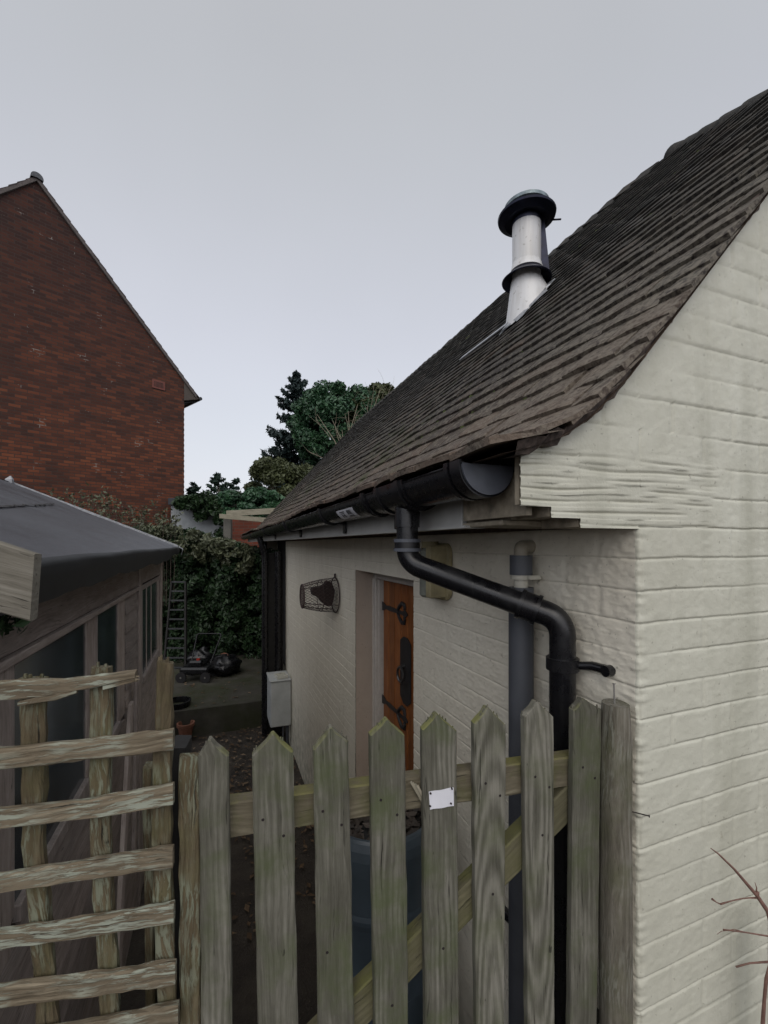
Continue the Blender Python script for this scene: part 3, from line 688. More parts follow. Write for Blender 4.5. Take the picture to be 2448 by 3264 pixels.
# grey vent pipe with white collar and dark cap
vp = empty('vent_pipe', (0, 0, 0)); vp.parent = bld; vx, vy = WX - .052, 1.07; vp.location = Vector((vx, vy, GROUND)) - bld.location
vz = lambda py: -(py - 1735) / F * 1.305
mb = MB(); mb.tube([(vx, vy, GROUND), (vx, vy, vz(1872))], .0365, 24); mb.build('pipe', MAT['greypipe'], vp, smooth=True, auto=40)
mb = MB(); mb.tube([(vx, vy, vz(1872)), (vx, vy, vz(1846))], .021, 20); mb.tube([(vx, vy, vz(1846)), (vx, vy, vz(1832))], .031, 20)
mb.box((vx + .02, vy - .03, vz(1839)), (.022, .012, .0065), ch=.002); mb.build('collar', plain('collar_cream', (.46, .44, .37), .5), vp, smooth=True, auto=40)
mb = MB(); mb.tube([(vx, vy, vz(1832)), (vx, vy, vz(1770))], .0335, 24); mb.build('vent_cap', MAT['greypipe'], vp, smooth=True, auto=40)
mb = MB(); mb.tube(smooth_path([(vx, vy, vz(1770)), (vx, vy, vz(1744)), (WX + .01, vy + .02, vz(1742))], .02), .021, 16); mb.build('elbow', plain('elbow_cream', (.30, .27, .21), .5), vp, smooth=True, auto=40)

# ---------------------------------------------------------------- flue
FP = Vector((1.87, 2.275, 0)); fzr = PITCH * FP.x - .559 + .02
fl = empty('flue', (0, 0, 0)); fl.parent = bld; fl.location = Vector((FP.x, FP.y, fzr)) - bld.location
ff = SY * FP.x + CY * FP.y; zz = lambda py: (1735 - py) / F * ff
zc_, zt_ = zz(892), zz(712)
mb = MB(); mb.tube([(FP.x, FP.y, zc_ - .02), (FP.x, FP.y, zt_ + .03)], .089, 32); mb.build('pipe', MAT['enamel'], fl, smooth=True, auto=40)
mb = MB(); N_ = 32                      # slope-cut white base cone
lo = []; hi = []
for k in range(N_ + 1):
    a = 2 * PI * k / N_; cx, cy = math.cos(a), math.sin(a); rr = .132
    x_, y_ = FP.x + cx * rr, FP.y + cy * rr; lo.append(Vector((x_, y_, PITCH * x_ - .559 + .035))); hi.append(Vector((FP.x + cx * .095, FP.y + cy * .095, zc_)))
mb.quadstrip(lo, hi); mb.build('base_sleeve', MAT['enamel'], fl, smooth=True)
mb = MB(); rg = random.Random(5)         # torn flashing skirt on the tiles
r1 = []; r2 = []
for k in range(N_ + 1):
    a = 2 * PI * k / N_; cx, cy = math.cos(a), math.sin(a); r_ = .128; R_ = .155 + .03 * math.sin(a * 7) + rg.uniform(-.012, .02)
    x_, y_ = FP.x + cx * r_, FP.y + cy * r_; X_, Y_ = FP.x + cx * R_, FP.y + cy * R_
    r1.append(Vector((x_, y_, PITCH * x_ - .559 + .055))); r2.append(Vector((X_, Y_, PITCH * X_ - .559 + .040)))
mb.quadstrip(r1, r2)
sx0 = FP.x - .05     # long flashing sheet down the slope, along the courses to the left
t = Vector((1, 0, PITCH)).normalized(); nn = Vector((-t.z, 0, t.x))
cpt = Vector((FP.x - .13, FP.y + .26, PITCH * (FP.x - .13) - .559)) + nn * .047
mb.box(cpt, (.022, .27, .004), (t, Vector((0, 1, 0)), nn), ch=.001)
mb.build('flashing', MAT['lead'], fl, smooth=True, auto=40)
def disc(mb, prof_, c, n=40):
    pr_ = [[Vector((c.x + r * math.cos(2 * PI * k / n), c.y + r * math.sin(2 * PI * k / n), z)) for k in range(n + 1)] for r, z in prof_]
    for i in range(len(pr_) - 1): mb.quadstrip(pr_[i], pr_[i + 1])
mb = MB(); disc(mb, [(.09, zc_ + .06), (.098, zc_ + .045), (.155, zc_ - .005), (.152, zc_ - .011), (.095, zc_ + .03), (.09, zc_ + .032)], FP); mb.build('storm_collar', MAT['cap'], fl, smooth=True, auto=40)
mb = MB(); disc(mb, [(.0905, zc_ + .10), (.102, zc_ + .052), (.09, zc_ + .048)], FP); mb.build('collar_band', MAT['enamel'], fl, smooth=True)
cw = MB(); b0 = zt_
disc(cw, [(.090, b0 - .015), (.095, b0 + .013), (.135, b0 + .008), (.178, b0 + .030), (.181, b0 + .042), (.170, b0 + .048), (.125, b0 + .032), (.08, b0 + .03)], FP)
disc(cw, [(.078, b0 + .02), (.078, b0 + .09)], FP)
for k in range(4):
    a = 2 * PI * k / 4 + .5; d = Vector((math.cos(a), math.sin(a), 0)); cw.bar([(FP + d * .14 + Vector((0, 0, b0 + .035)), Vector((-d.y, d.x, 0)) * .016, d * .001), (FP + d * .125 + Vector((0, 0, b0 + .095)), Vector((-d.y, d.x, 0)) * .016, d * .001)], ch=.0005)
cwo = cw.build('cowl', MAT['cap'], fl, smooth=True, auto=40)
ct = MB(); disc(ct, [(.125, b0 + .078), (.138, b0 + .088), (.141, b0 + .106), (.108, b0 + .130), (.05, b0 + .141), (.001, b0 + .143)], FP); ct.build('cowl_lid', MAT['captop'], cwo, smooth=True, auto=40)
ct = MB(); disc(ct, [(.125, b0 + .0785), (.05, b0 + .088), (.001, b0 + .088)], FP)
ct.tube([FP + Vector((.15, -.06, b0 + .022)), FP + Vector((.20, -.09, b0 + .018))], .006, 6)
ct.build('cowl_underside', MAT['cap'], cwo, smooth=True)
mb = MB(); mb.bar([(FP + Vector((.082, -.063, zc_ + .04)), Vector((.03, -.02, 0)), Vector((.003, .004, 0))), (FP + Vector((.079, -.054, zt_)), Vector((.012, -.008, 0)), Vector((.003, .004, 0)))], ch=.001); mb.build('support_strap', MAT['cap'], fl)
# ================================================================ GATE
def atf(px, py, f): return P(px, py, f)
gA = W(.468 * .99, .99, 0); gB = W(-.395 * .797, .797, 0)            # gate plane in plan (front face)
gU = (gA - gB); gU.z = 0; gU.normalize(); gN = Vector((gU.y, -gU.x, 0))   # gN towards the camera
if gN.dot(-gA) < 0: gN = -gN
def onG(px, py, off=0.0):
    d = D(px, py); o = gA + gN * off; return d * (o.dot(gN) / d.dot(gN))
def pl_bar(tl, tr, bl, br, off, th, tip=None, ch=.003, rough=.0006, step=.05, mb=None, ext=0.0, goff=None):
    """board on the gate plane from its four pixel corners; front face at offset off, thickness th backwards"""
    a, b, c, d = onG(*tl, off), onG(*tr, off), onG(*bl, off), onG(*br, off); back = -gN * th / 2
    st = []
    top, bot = (a, b), (c, d)
    if tip is not None:
        t = onG(*tip, off); st.append((t + back, (b - a).normalized() * .003, gN * th / 2)); m = (a + b) / 2
        for u in (.34, .67):
            st.append((t.lerp(m, u) + back, (b - a) / 2 * u, gN * th / 2))
    st.append(((a + b) / 2 + back, (b - a) / 2, gN * th / 2)); e = ((c + d) / 2 + back)
    e2 = e + (e - ((a + b) / 2 + back)).normalized() * ext
    n = max(2, int((e2 - st[-1][0]).length / step)); s0 = st[-1]
    for i in range(1, n + 1):
        u = i / n; st.append((s0[0].lerp(e2, u), s0[1].lerp((d - c) / 2, min(1, u)), gN * th / 2))
    mb.bar(st, ch=ch, rough=rough, goff=goff)
gate = empty('picket_gate', onG(1235, 3264) + Vector((0, 0, -.5)), 'weathered grey green picket gate with pointed pales in front of the painted outbuilding', 'gate')
PK = [ # tl, tr, tip, bottom-left, bottom-right
    ((632, 2412), (728, 2412), (667, 2361), 641, 739),
    ((803, 2411), (934, 2399), (870, 2344), 822, 949),
    ((999, 2393), (1111, 2366), (1055, 2323), 1013, 1131),
    ((1180, 2346), (1291, 2345), (1234, 2296), 1195, 1302),
    ((1347, 2328), (1457, 2331), (1394, 2278), 1358, 1464),
    ((1513, 2308), (1614, 2311), (1557, 2258), 1522, 1606),
    ((1673, 2286), (1767, 2286), (1714, 2239), 1687, 1767),
    ((1830, 2266), (1920, 2262), (1862, 2229), 1822, 1903)]
NAILS = [((663 + 30, 2700), (700, 2650)), ((838, 2613), (904, 2664)), ((1029, 2586), (1089, 2629)), ((1214, 2550), (1266, 2597)), ((1372, 2532), (1440, 2520)), ((1548, 2497), (1594, 2536)), ((1706, 2476), (1751, 2509)), ((1858, 2446), (1896, 2480))]
SINGLE = [(824, 2970), (1043, 3036), (1250, 3205), (1413, 3023), (1571, 2850), (1729, 2662), None, None]
def screw(p, r=.0028, parent=None, name='screw'):
    m = MB(); m.tube([p + gN * .0006, p - gN * .004], r, 10); return m.build(name, MAT['screw'], parent)
TH = .021
for i, (tl, tr, tip, bl, br) in enumerate(PK):
    random.seed(40 + i)
    m = MB(); pl_bar(tl, tr, (bl, 3264), (br, 3264), 0, TH, tip, mb=m, ext=.35, goff={6: (.004, .02, -.26), 5: (-.016, .02, -.75)}.get(i))
    q0 = onG(*tip); wv_ = (onG(*tr) - onG(*tl)) / 2
    for k in range(9 if i in (4, 2, 5) else 4):      # torn fibres along the cut ends
        u = random.uniform(-.95, .95); c0 = q0.lerp((onG(*tl) + onG(*tr)) / 2, abs(u)) + wv_ * u - gN * random.uniform(.004, .016); hgt = random.uniform(.002, .007)
        m.bar([(c0 - Vector((0, 0, .012)), wv_.normalized() * .003, gN * .003), (c0 + Vector((0, 0, hgt)) + wv_.normalized() * random.uniform(-.002, .002), wv_.normalized() * .001, gN * .001)], ch=.0004)
    pk = m.build('picket', MAT['fence_heart' if i in (5, 6) else 'fence'], gate)
    if i: 
        for q in NAILS[i]:
            screw(onG(*q), parent=pk)
        if SINGLE[i]: screw(onG(*SINGLE[i]), parent=pk)
m = MB(); ro = -TH - .002; rt = .036
def rail(z, zh, m):
    a = onG(640, 2500, ro); b = onG(1925, 2500, ro); a.z = b.z = z; back = -gN * rt / 2
    m.bar([(a + back, Vector((0, 0, zh)), gN * rt / 2), (b + back, Vector((0, 0, zh)), gN * rt / 2)], ch=.003, rough=.0008, sub=.08)
rz = onG(1235, 2492, ro).z - .034
m = MB(); rail(rz, .034, m); m.build('top_rail', MAT['fence_dark'], gate)
m = MB(); rail(-1.35, .034, m); m.build('bottom_rail', MAT['fence_dark'], gate)
m = MB(); a = onG(1832, 2545, ro); b = onG(1000, 3370, ro); d_ = (b - a).normalized(); w_ = d_.cross(gN).normalized()
m.bar([(a - d_ * .03 - gN * rt / 2, w_ * .036, gN * rt / 2), (b - gN * rt / 2, w_ * .036, gN * rt / 2)], ch=.003, rough=.0008, sub=.06)
m.build('diagonal_brace', MAT['brace'], gate)
m = MB()     # split sliver of the rail
for k in range(4): m.bar([(onG(1310 + k * 7, 2492 + k * 4, -.012), Vector((.002, 0, .001)), gN * .002), (onG(1350 + k * 6, 2560 + k * 6, -.016), Vector((.0035, 0, 0)), gN * .002)], ch=.0005)
m.build('splinter', MAT['rafter'], gate)
# white plate with four screws
m = MB(); A_, B_, C_, D_ = onG(1367, 2525, .002), onG(1446, 2511, .003), onG(1447, 2569, .002), onG(1371, 2581, .004)
n = 8; top = [A_.lerp(B_, i / n) + Vector((0, 0, .0006 * math.sin(i * 1.2))) for i in range(n + 1)]; bot = [D_.lerp(C_, i / n) + Vector((0, 0, .0006 * math.sin(i * 1.2))) for i in range(n + 1)]
t2 = [p - gN * .0015 for p in top]; b2 = [p - gN * .0015 for p in bot]
m.quadstrip(top, bot); m.quadstrip(t2, top); m.quadstrip(bot, b2); m.add([top[0], bot[0], b2[0], t2[0]], [(0, 1, 2, 3)]); m.add([top[-1], bot[-1], b2[-1], t2[-1]], [(0, 1, 2, 3)])
pp = m.build('blank_plate', MAT['plate'], gate)
for q in ((1373, 2530), (1441, 2515), (1438, 2562), (1372, 2570)):
    screw(onG(*q, .0048), .0018, pp)
# ---------------------------------------------------------------- post by the wall corner
random.seed(77)
pc = W(.7275 * .0 + 0.5405, 1.005, 0); pz = P(1965, 2240, 1.005).z
post = empty('fence_post', (pc.x, pc.y, -1.7), 'rounded grey timber post standing against the wall corner, with a long nail in its top', 'post')
m = MB(); pts = []; rr = .036
V_, G_, fs = [], [], []; n = 28; zsn = [-1.9 + i * (pz + 1.9) / 34 for i in range(35)]
for i, z in enumerate(zsn):
    for k in range(n):
        a = 2 * PI * k / n; flat = 1 - .10 * max(0, math.cos(a * 2 + .6)) + .05 * mnoise.noise(Vector((math.cos(a) * 1.5, math.sin(a) * 1.5, z * 3))); r_ = rr * flat * (1 - (.08 if i > 32 else 0) * (i - 32))
        V_.append((pc.x + r_ * math.cos(a) + .006 * math.sin(z * 2.3), pc.y + r_ * math.sin(a), z)); G_.append((r_ * math.cos(a) + 3, r_ * math.sin(a), z + 3))
for i in range(34):
    for k in range(n): fs.append((i * n + k, i * n + (k + 1) % n, (i + 1) * n + (k + 1) % n, (i + 1) * n + k))
fs.append(tuple(34 * n + k for k in range(n))); m.add(V_, fs, G_); m.build('shaft', wood('grey_post', (.055, .050, .038), (.13, .12, .095), (.22, .21, .18), green=((.085, .095, .04), .5), flake=((.24, .24, .20), .5)), post, smooth=True, auto=45)
m = MB(); a = P(1960, 2246, 1.0); b = P(1957, 2181, 1.0); m.tube([a - Vector((0, 0, .02)), b], .0018, 8); m.tube([b, b + Vector((0, 0, .002))], .0035, 10); m.build('nail', MAT['steel'], post)
m = MB(); a = P(1998, 2583, .985); b = P(2068, 2601, .965); m.tube([a, b], .0014, 8); m.tube([b, b + (b - a).normalized() * .002], .003, 10); m.build('nail', MAT['screw'], post)

# ================================================================ TRELLIS and stake
tr = empty('trellis_panel', onG(300, 3264) + Vector((0, 0, -.6)), 'broken trellis of flaking horizontal laths nailed over green brown uprights', 'trellis')
VL = [((57, 2165), (139, 2165), (70, 2700), (134, 2700), (113, 3264), (180, 3264), 4),
      ((284, 2130), (349, 2130), (283, 2700), (347, 2700), (317, 3264), (379, 3264), 5),
      ((497, 2108), (550, 2118), (480, 2640), (541, 2640), (500, 3264), (560, 3264), 6)]
for i, (a, b, c, d, e, f_, sd) in enumerate(VL):
    random.seed(sd); m = MB(); off = -.001; th = .018
    st = []
    for (l, r_) in ((a, b), (c, d), (e, f_)):
        pl, pr_ = onG(*l, off), onG(*r_, off); st.append(((pl + pr_) / 2 - gN * th / 2, (pr_ - pl) / 2, gN * th / 2))
    last = st[-1]; st.append((last[0] + (last[0] - st[-2][0]).normalized() * .4, last[1], last[2]))
    m.bar(st, ch=.003, rough=.0012, sub=.03); 
    for k in range(4):      # frayed top
        c0 = st[0][0] + st[0][1] * random.uniform(-.8, .8); m.bar([(c0 - Vector((0, 0, .02)), st[0][1] * .2, gN * .004), (c0 + Vector((0, 0, random.uniform(.003, .012))), st[0][1] * .12, gN * .002)], ch=.0006)
    m.build('upright_lath', MAT['lath_v'], tr)
HL = [ # (top-left..mid..right) pixel tops, thickness px at left,right
    ([(-260, 2190), (0, 2173), (200, 2165), (430, 2141)], [70, 65, 50, 22], 11, MAT['lath']),
    ([(-260, 2408), (0, 2390), (277, 2362), (551, 2331)], [66, 66, 64, 60], 12, MAT['lath']),
    ([(-260, 2600), (0, 2584), (277, 2553), (551, 2503)], [62, 62, 62, 65], 13, MAT['lath']),
    ([(-260, 2818), (0, 2793), (300, 2745), (550, 2703)], [58, 58, 60, 66], 14, MAT['lath']),
    ([(-260, 2995), (0, 2974), (300, 2930), (553, 2884)], [58, 58, 58, 64], 15, MAT['lath']),
    ([(-260, 3168), (0, 3152), (300, 3115), (558, 3073)], [62, 64, 66, 70], 16, MAT['lath']),
    ([(-260, 3330), (0, 3320), (290, 3264), (567, 3206)], [66, 66, 66, 70], 17, MAT['lath'])]
for pts, thk, sd, mt in HL:
    random.seed(sd); m = MB(); off = .017; th = .014; st = []
    for (x, y), t in zip(pts, thk):
        a = onG(x, y, off); b = onG(x, y + t, off); st.append(((a + b) / 2 - gN * th / 2, (a - b) / 2, gN * th / 2))
    # smooth bend
    ss = []
    for i in range(len(st) - 1):
        for u in (0, .5):
            ss.append(tuple(Vector(st[i][j]).lerp(Vector(st[i + 1][j]), u) for j in range(3)))
    ss.append(st[-1]); st = resample(ss, .018)
    st = [(c, w * (1 + random.gauss(0, .03)), t) for c, w, t in st]
    m.bar(st, ch=.0025, rough=.0011)
    if sd == 11:     # splintered end and split underside
        for k in range(6):
            c = onG(415 + 3 * k, 2150 + k * 3.5, off - .006); d = onG(440 + random.uniform(-20, 8), 2146 + k * 5, off - .006); m.bar([(onG(330, 2160 + k * 6, off - .006), Vector((0, 0, .004)), gN * .004), (c, Vector((0, 0, .0025)), gN * .003), (d, Vector((0, 0, .0007)), gN * .001)], ch=.0006)
        m.bar([(onG(60, 2243, off - .004), Vector((0, 0, .004)), gN * .004), (onG(180, 2219, off - .004), Vector((0, 0, .005)), gN * .004), (onG(246, 2205, off - .004), Vector((0, 0, .003)), gN * .003)], ch=.001, rough=.0008, sub=.015)
    m.build('cross_lath', mt, tr)
# cut stake between trellis and gate
random.seed(31); m = MB(); pl_bar((568, 2415), (636, 2413), (572, 3264), (638, 3264), -.004, .018, None, mb=m, ext=.35, rough=.0009, step=.03)
tag(m.build('wooden_stake', MAT['lath_v']), 'narrow flat-topped stake between the trellis and the first gate pale', 'stake')
random.seed(32); m = MB(); pl_bar((540, 2385), (594, 2385), (545, 3264), (580, 3264), -.06, .06, None, mb=m, ext=.3, rough=.0008, step=.08)
tag(m.build('gate_post', MAT['dark']), 'dark square post half hidden behind the flat-topped stake', 'post')
random.seed(33); m = MB(); pl_bar((452, 2450), (485, 2450), (465, 3264), (492, 3264), -.05, .03, None, mb=m, ext=.3, rough=.0008, step=.08)
tag(m.build('hidden_stake', MAT['lath_v']), 'mossy stake behind the right-hand upright of the trellis', 'stake')

# beam end at the upper left, on a post outside the frame
random.seed(5)
bm = empty('timber_beam', (0, 0, 0), 'sawn grey beam end poking in over the trellis at the left', 'beam')
a, b, c, d = P(110, 1765, .64), P(95, 1980, .64), P(-500, 1590, .60), P(-500, 1800, .60)
bm.location = (a + c) / 2
m = MB(); ctr0 = (a + b) / 2; ctr1 = (c + d) / 2; wv = (a - b) / 2; dirb = (ctr1 - ctr0).normalized(); tn = dirb.cross(wv).normalized() * .009
if tn.dot(ctr0) < 0: tn = -tn
m.bar([(ctr0 + tn, wv, tn), (ctr1 + tn, wv, tn)], ch=.002, rough=.0005, sub=.04); m.build('rail_board', MAT['beam'], bm)
m = MB(); q = ctr1 + tn; m.bx(q.x - .03, q.x + .03, q.y - .03, q.y + .03, GROUND, q.z + .08, ch=.003); m.build('post', MAT['fence_dark'], bm)

# ================================================================ SHED
SX = -.55
shed = empty('garden_shed', (SX, 3.2, GROUND), 'old brown timber shed with wide windows under a sagging grey felt roof', 'shed')
S0, S1 = 1.0, 5.05
felt = M('roof_felt'); w = felt.coord(kind='World'); g1 = felt.noise(w, 220, 3, .6); g2 = felt.noise(w, 3, 4)
MAT['felt'] = felt.out(felt.mix(felt.band(g2, .3, .7), (.034, .036, .044), (.068, .071, .082)), felt.band(g2, .3, .7, .40, .62), felt.bump(felt.math('ADD', g1, felt.noise(w, 14, 4)), .6, .003))
EX, EZ, RX, RZ = -.40, -.020, -1.93, .63
nX, nY = 40, 60; V = []
for i in range(nX + 1):
    for j in range(nY + 1):
        u = i / nX; v = j / nY; x = EX + (RX - EX) * u; y = S0 - .05 + (5.42 - S0 + .05) * v; z = EZ + (RZ - EZ) * u
        z += .010 * mnoise.noise(Vector((x * 2.3, y * 1.3, 0))) - .022 * math.sin(PI * u) * (1 - .3 * v) + .004 * mnoise.noise(Vector((x * 9, y * 6, 2))) - .012 * max(0, 1 - u * 8)
        V.append((x, y, z))
fr_ = npmesh('felt_roof', V, [(i * (nY + 1) + j, i * (nY + 1) + j + 1, (i + 1) * (nY + 1) + j + 1, (i + 1) * (nY + 1) + j) for i in range(nX) for j in range(nY)], MAT['felt'], shed)
V = []; n = 70       # felt turned down over the eave, ragged hem
for j in range(n + 1):
    y = S0 - .05 + (5.42 - S0 + .05) * j / n; z0 = EZ - .012 + .010 * mnoise.noise(Vector((EX * 2.3, y * 1.3, 0)))
    hem = .105 + .02 * mnoise.noise(Vector((0, y * 2.1, 5))) + .008 * mnoise.noise(Vector((0, y * 9, 5))); hem *= 1 if y < 4.6 else .75
    for q, (dx, dz) in enumerate(((0, .001), (.012, -.006), (.017, -.02), (.014, -.05), (.006, -hem))): V.append((EX + dx + .006 * mnoise.noise(Vector((q, y * 3, 1))), y, z0 + dz))
npmesh('felt_hem', V, [(j * 5 + q, j * 5 + q + 1, (j + 1) * 5 + q + 1, (j + 1) * 5 + q) for j in range(n) for q in range(4)], plain('felt_black', (.008, .009, .010), .6, var=.3, scale=15, bump=.3), shed)
m = MB(); random.seed(9); A_, B_ = [], []   # lifted edge of a felt lap
for k in range(60):
    u = k / 59; x = -.76 - .5 * u + random.gauss(0, .006); y = 1.9 + u * 2.5; zf = EZ + (RZ - EZ) * (x - EX) / (RX - EX) - .022 * math.sin(PI * (x - EX) / (RX - EX)) * (1 - .3 * (y - .95) / 4.5) + .012
    A_.append(Vector((x, y, zf + random.uniform(-.004, .003)))); B_.append(Vector((x - .012 - random.uniform(0, .012), y, zf + .002)))
m.quadstrip(A_, B_); m.build('felt_lap', MAT['dark'], fr_)
m = MB()
m.bar([((EX + .0, 5.43, EZ - .02), (0, 0, .028), (0, .008, 0)), ((RX, 5.43, RZ - .02), (0, 0, .028), (0, .008, 0))], ch=.002, sub=.2); m.build('far_bargeboard', MAT['lead'], shed)
m = MB(); m.bar([((EX + .01, 5.44, EZ - .01), (0, .012, .006), (.004, 0, 0)), ((EX + .045, 5.46, EZ - .035), (0, .010, .006), (.002, 0, 0)), ((EX + .03, 5.46, EZ - .10), (0, .008, .002), (.002, 0, 0))], ch=.001); m.build('loose_felt_corner', MAT['lead'], shed)
m = MB(); m.bar([((RX, 5.40, RZ - .06), (.030, 0, 0), (0, .02, 0)), ((RX, 5.40, RZ + .02), (.03, 0, 0), (0, .02, 0)), ((RX + .01, 5.40, RZ + .055), (.004, 0, 0), (0, .01, 0))], ch=.002); m.build('ridge_finial', MAT['lead'], shed)
m = MB(); m.bx(RX * 2 - EX, RX, S0 - .05, 5.42, -.1, -.08); fr2 = m
m = MB(); m.add([(RX, S0 - .05, RZ), (RX, 5.42, RZ), (2 * RX - EX, 5.42, EZ), (2 * RX - EX, S0 - .05, EZ)], [(0, 1, 2, 3)]); m.build('rear_felt', MAT['felt'], shed)
m = MB()    # ends and back
for y in (S0, S1): m.add([(SX, y, GROUND), (2 * RX - SX, y, GROUND), (2 * RX - SX, y, -.08), (RX, y, RZ - .05), (SX, y, -.08)], [(0, 1, 2, 3, 4)])
m.bx(2 * RX - SX - .01, 2 * RX - SX, S0, S1, GROUND, -.08); m.build('end_wall', MAT['shedwood'], shed)
WH, WB = -.330, -1.075
random.seed(3)
def clad(m, y0, y1, z0, z1, w=.115):
    z = z1
    while z > z0 + .004:
        zb = max(z0, z - w); h_ = (z - zb) / 2
        m.bar([((SX + .006, y0, (z + zb) / 2), Vector((.006, 0, -h_ + .001)), Vector((.007, 0, .0))), ((SX + .006, y1, (z + zb) / 2), Vector((.006, 0, -h_ + .001)), Vector((.007, 0, 0)))], ch=.002, rough=.0005, sub=.25); z = zb
m = MB(); clad(m, S0, S1, GROUND, WB - .03); clad(m, 3.16, 3.60, WB - .03, WH, .12)
m.bar([((SX + .01, S0, (-.09 - .30) / 2), (0, 0, .11), (.008, 0, 0)), ((SX + .01, S1, (-.09 - .30) / 2), (0, 0, .11), (.008, 0, 0))], ch=.003, sub=.2)
m.build('cladding', MAT['shedwood'], shed)
m = MB()
m.bar([((SX + .022, S0, -.320), (0, 0, .0125), (.012, 0, 0)), ((SX + .022, 3.60, -.320), (0, 0, .0125), (.012, 0, 0))], ch=.003, sub=.3)
m.bx(SX + .003, SX + .020, 3.60, 3.80, GROUND, -.09, ch=.004); m.bx(SX + .012, SX + .028, 3.60, 3.66, GROUND, -.10, ch=.003)
m.bx(SX + .002, SX + .024, 4.93, S1 + .02, GROUND, -.09, ch=.003); m.bx(SX + .003, SX + .016, 3.80, 4.93, -.36, -.32, ch=.003)
m.bx(SX + .002, SX + .012, 1.20, 1.52, GROUND, -.333, ch=.003)
m.build('trim', MAT['shedtrim'], shed)
MAT['pane'] = plain('glass_reflections', (.040, .052, .060), .14, var=.6, scale=3.5, bump=0)  # mottled tone stands in for reflections in the panes
def window(y0, y1, jl, jr, z0=WB, z1=WH, mull=()):
    f = MB(); x0, x1 = SX - .01, SX + .009
    f.bx(x0, x1, y0, y0 + jl, z0, z1, ch=.003); f.bx(x0, x1, y1 - jr, y1, z0, z1, ch=.003)
    f.bx(x0 + .001, x1 - .002, y0 + jl, y1 - jr, z1 - .022, z1, ch=.003); f.bx(x0 + .001, x1 + .014, y0 + jl, y1 - jr, z0 - .02, z0 + .03, ch=.003)
    for q in mull: f.bx(x0 + .004, x1 - .003, q - .016, q + .016, z0 + .03, z1 - .022, ch=.003)
    fo = f.build('window', MAT['shedtrim'], shed)
    g = MB(); g.bx(SX - .003, SX + .003, y0 + jl + .002, y1 - jr - .002, z0 + .031, z1 - .023); g.build('pane', MAT['pane'], fo)
window(1.52, 2.46, .03, .17); window(2.46, 3.16, .03, .20); window(3.81, 4.92, .04, .10, mull=(4.12, 4.40))
m = MB(); m.bar([((SX + .17, 2.0, -1.95), (0, .045, .0), (.010, 0, 0)), ((SX + .06, 3.05, -.98), (0, .045, .0), (.010, 0, 0))], ch=.003, rough=.0006, sub=.1)
tag(m.build('loose_board', MAT['shedtrim']), 'pale grey board leaning diagonally against the side of the shed', 'board')
m = MB(); m.bar([((SX + .10, 2.9, -1.9), (0, .03, 0), (.010, 0, 0)), ((SX + .045, 3.35, -.92), (0, .03, 0), (.010, 0, 0))], ch=.003, rough=.0006, sub=.1)
tag(m.build('loose_board', MAT['shedwood']), 'short narrow board propped beside the leaning pale board at the shed', 'board')

# ================================================================ BRICK HOUSE
ha = math.radians(48.4); hf0 = 10.0
hd = W(math.cos(ha), math.sin(ha), 0); hn = W(-math.sin(ha), math.cos(ha), 0)      # along the gable, away behind it
apex = W(-.803 * hf0, hf0, 8.47)
def HP(s, n_, z): q = apex + hd * s + hn * n_; return Vector((q.x, q.y, z))
HS = 3.38; HG = -2.65; HT = 1.092
mh = M('red_brick'); g = mh.coord(attr='gc')
bt = mh.n('ShaderNodeTexBrick', {'Vector': g, 'Scale': 1.0, 'Mortar Size': .008, 'Mortar Smooth': .2, 'Brick Width': .225, 'Row Height': .075, 'Bias': -.1}); bt.offset = .5
mh.put(bt.inputs['Color1'], (.0, .0, .0, 1)); mh.put(bt.inputs['Color2'], (1, 1, 1, 1)); mh.put(bt.inputs['Mortar'], (.5, .5, .5, 1))
per = mh.n('ShaderNodeSeparateColor', {0: bt.outputs['Color']}).outputs[0]; pn = mh.noise(g, .9, 5, .65); pn2 = mh.noise(mh.n('ShaderNodeMapping', {0: g, 'Scale': (1, 3, 3)}).outputs[0], 1.3, 4, .6)
br = mh.ramp(mh.math('ADD', mh.math('MULTIPLY', per, .42), mh.math('MULTIPLY', pn, .60)), [(.22, (.055, .027, .021)), (.42, (.095, .036, .023)), (.60, (.150, .050, .027)), (.80, (.215, .074, .036)), (.95, (.19, .095, .05))])
br = mh.mix(mh.band(pn2, .54, .78, 0, .4), br, (.046, .026, .022))
zz_ = mh.n('ShaderNodeSeparateXYZ', {0: g}).outputs[1]
stn = mh.math('MULTIPLY', mh.band(zz_, 2.2, 7.5, 0, 1), mh.band(pn, .25, .6, .5, 1))      # soot and weather staining of the upper gable
br = mh.mix(mh.math('MULTIPLY', stn, .82), br, (.028, .019, .020))
mor = mh.mix(mh.band(mh.noise(g, 2.3, 4, .7), .62, .68), (.055, .040, .034), (.24, .22, .20))
cc = mh.mix(bt.outputs['Fac'], br, mor)
MAT['brick'] = mh.out(cc, .9, mh.bump(mh.math('SUBTRACT', mh.noise(g, 25, 3), bt.outputs['Fac']), .6, .01), spec=.2)
house = empty('brick_house', HP(0, 0, HG), 'tall red brick house with a steep plain gable and a small vent below the eaves', 'house')
m = MB()
def hz(s): return 8.40 - HT * abs(s)
def brickface(pts, fs, gs): m.add(pts, fs, gs)
pts = [(-HS, HG), (HS, HG), (HS, hz(HS)), (0, hz(0)), (-HS, hz(HS))]
m.add([HP(s, 0, z) for s, z in pts], [tuple(range(5))], [(s + 5, z, 0) for s, z in pts])
m.add([HP(HS, 0, HG), HP(HS, 8, HG), HP(HS, 8, hz(HS)), HP(HS, 0, hz(HS))], [(0, 1, 2, 3)], [(0, HG, 1), (8, HG, 1), (8, hz(HS), 1), (0, hz(HS), 1)])
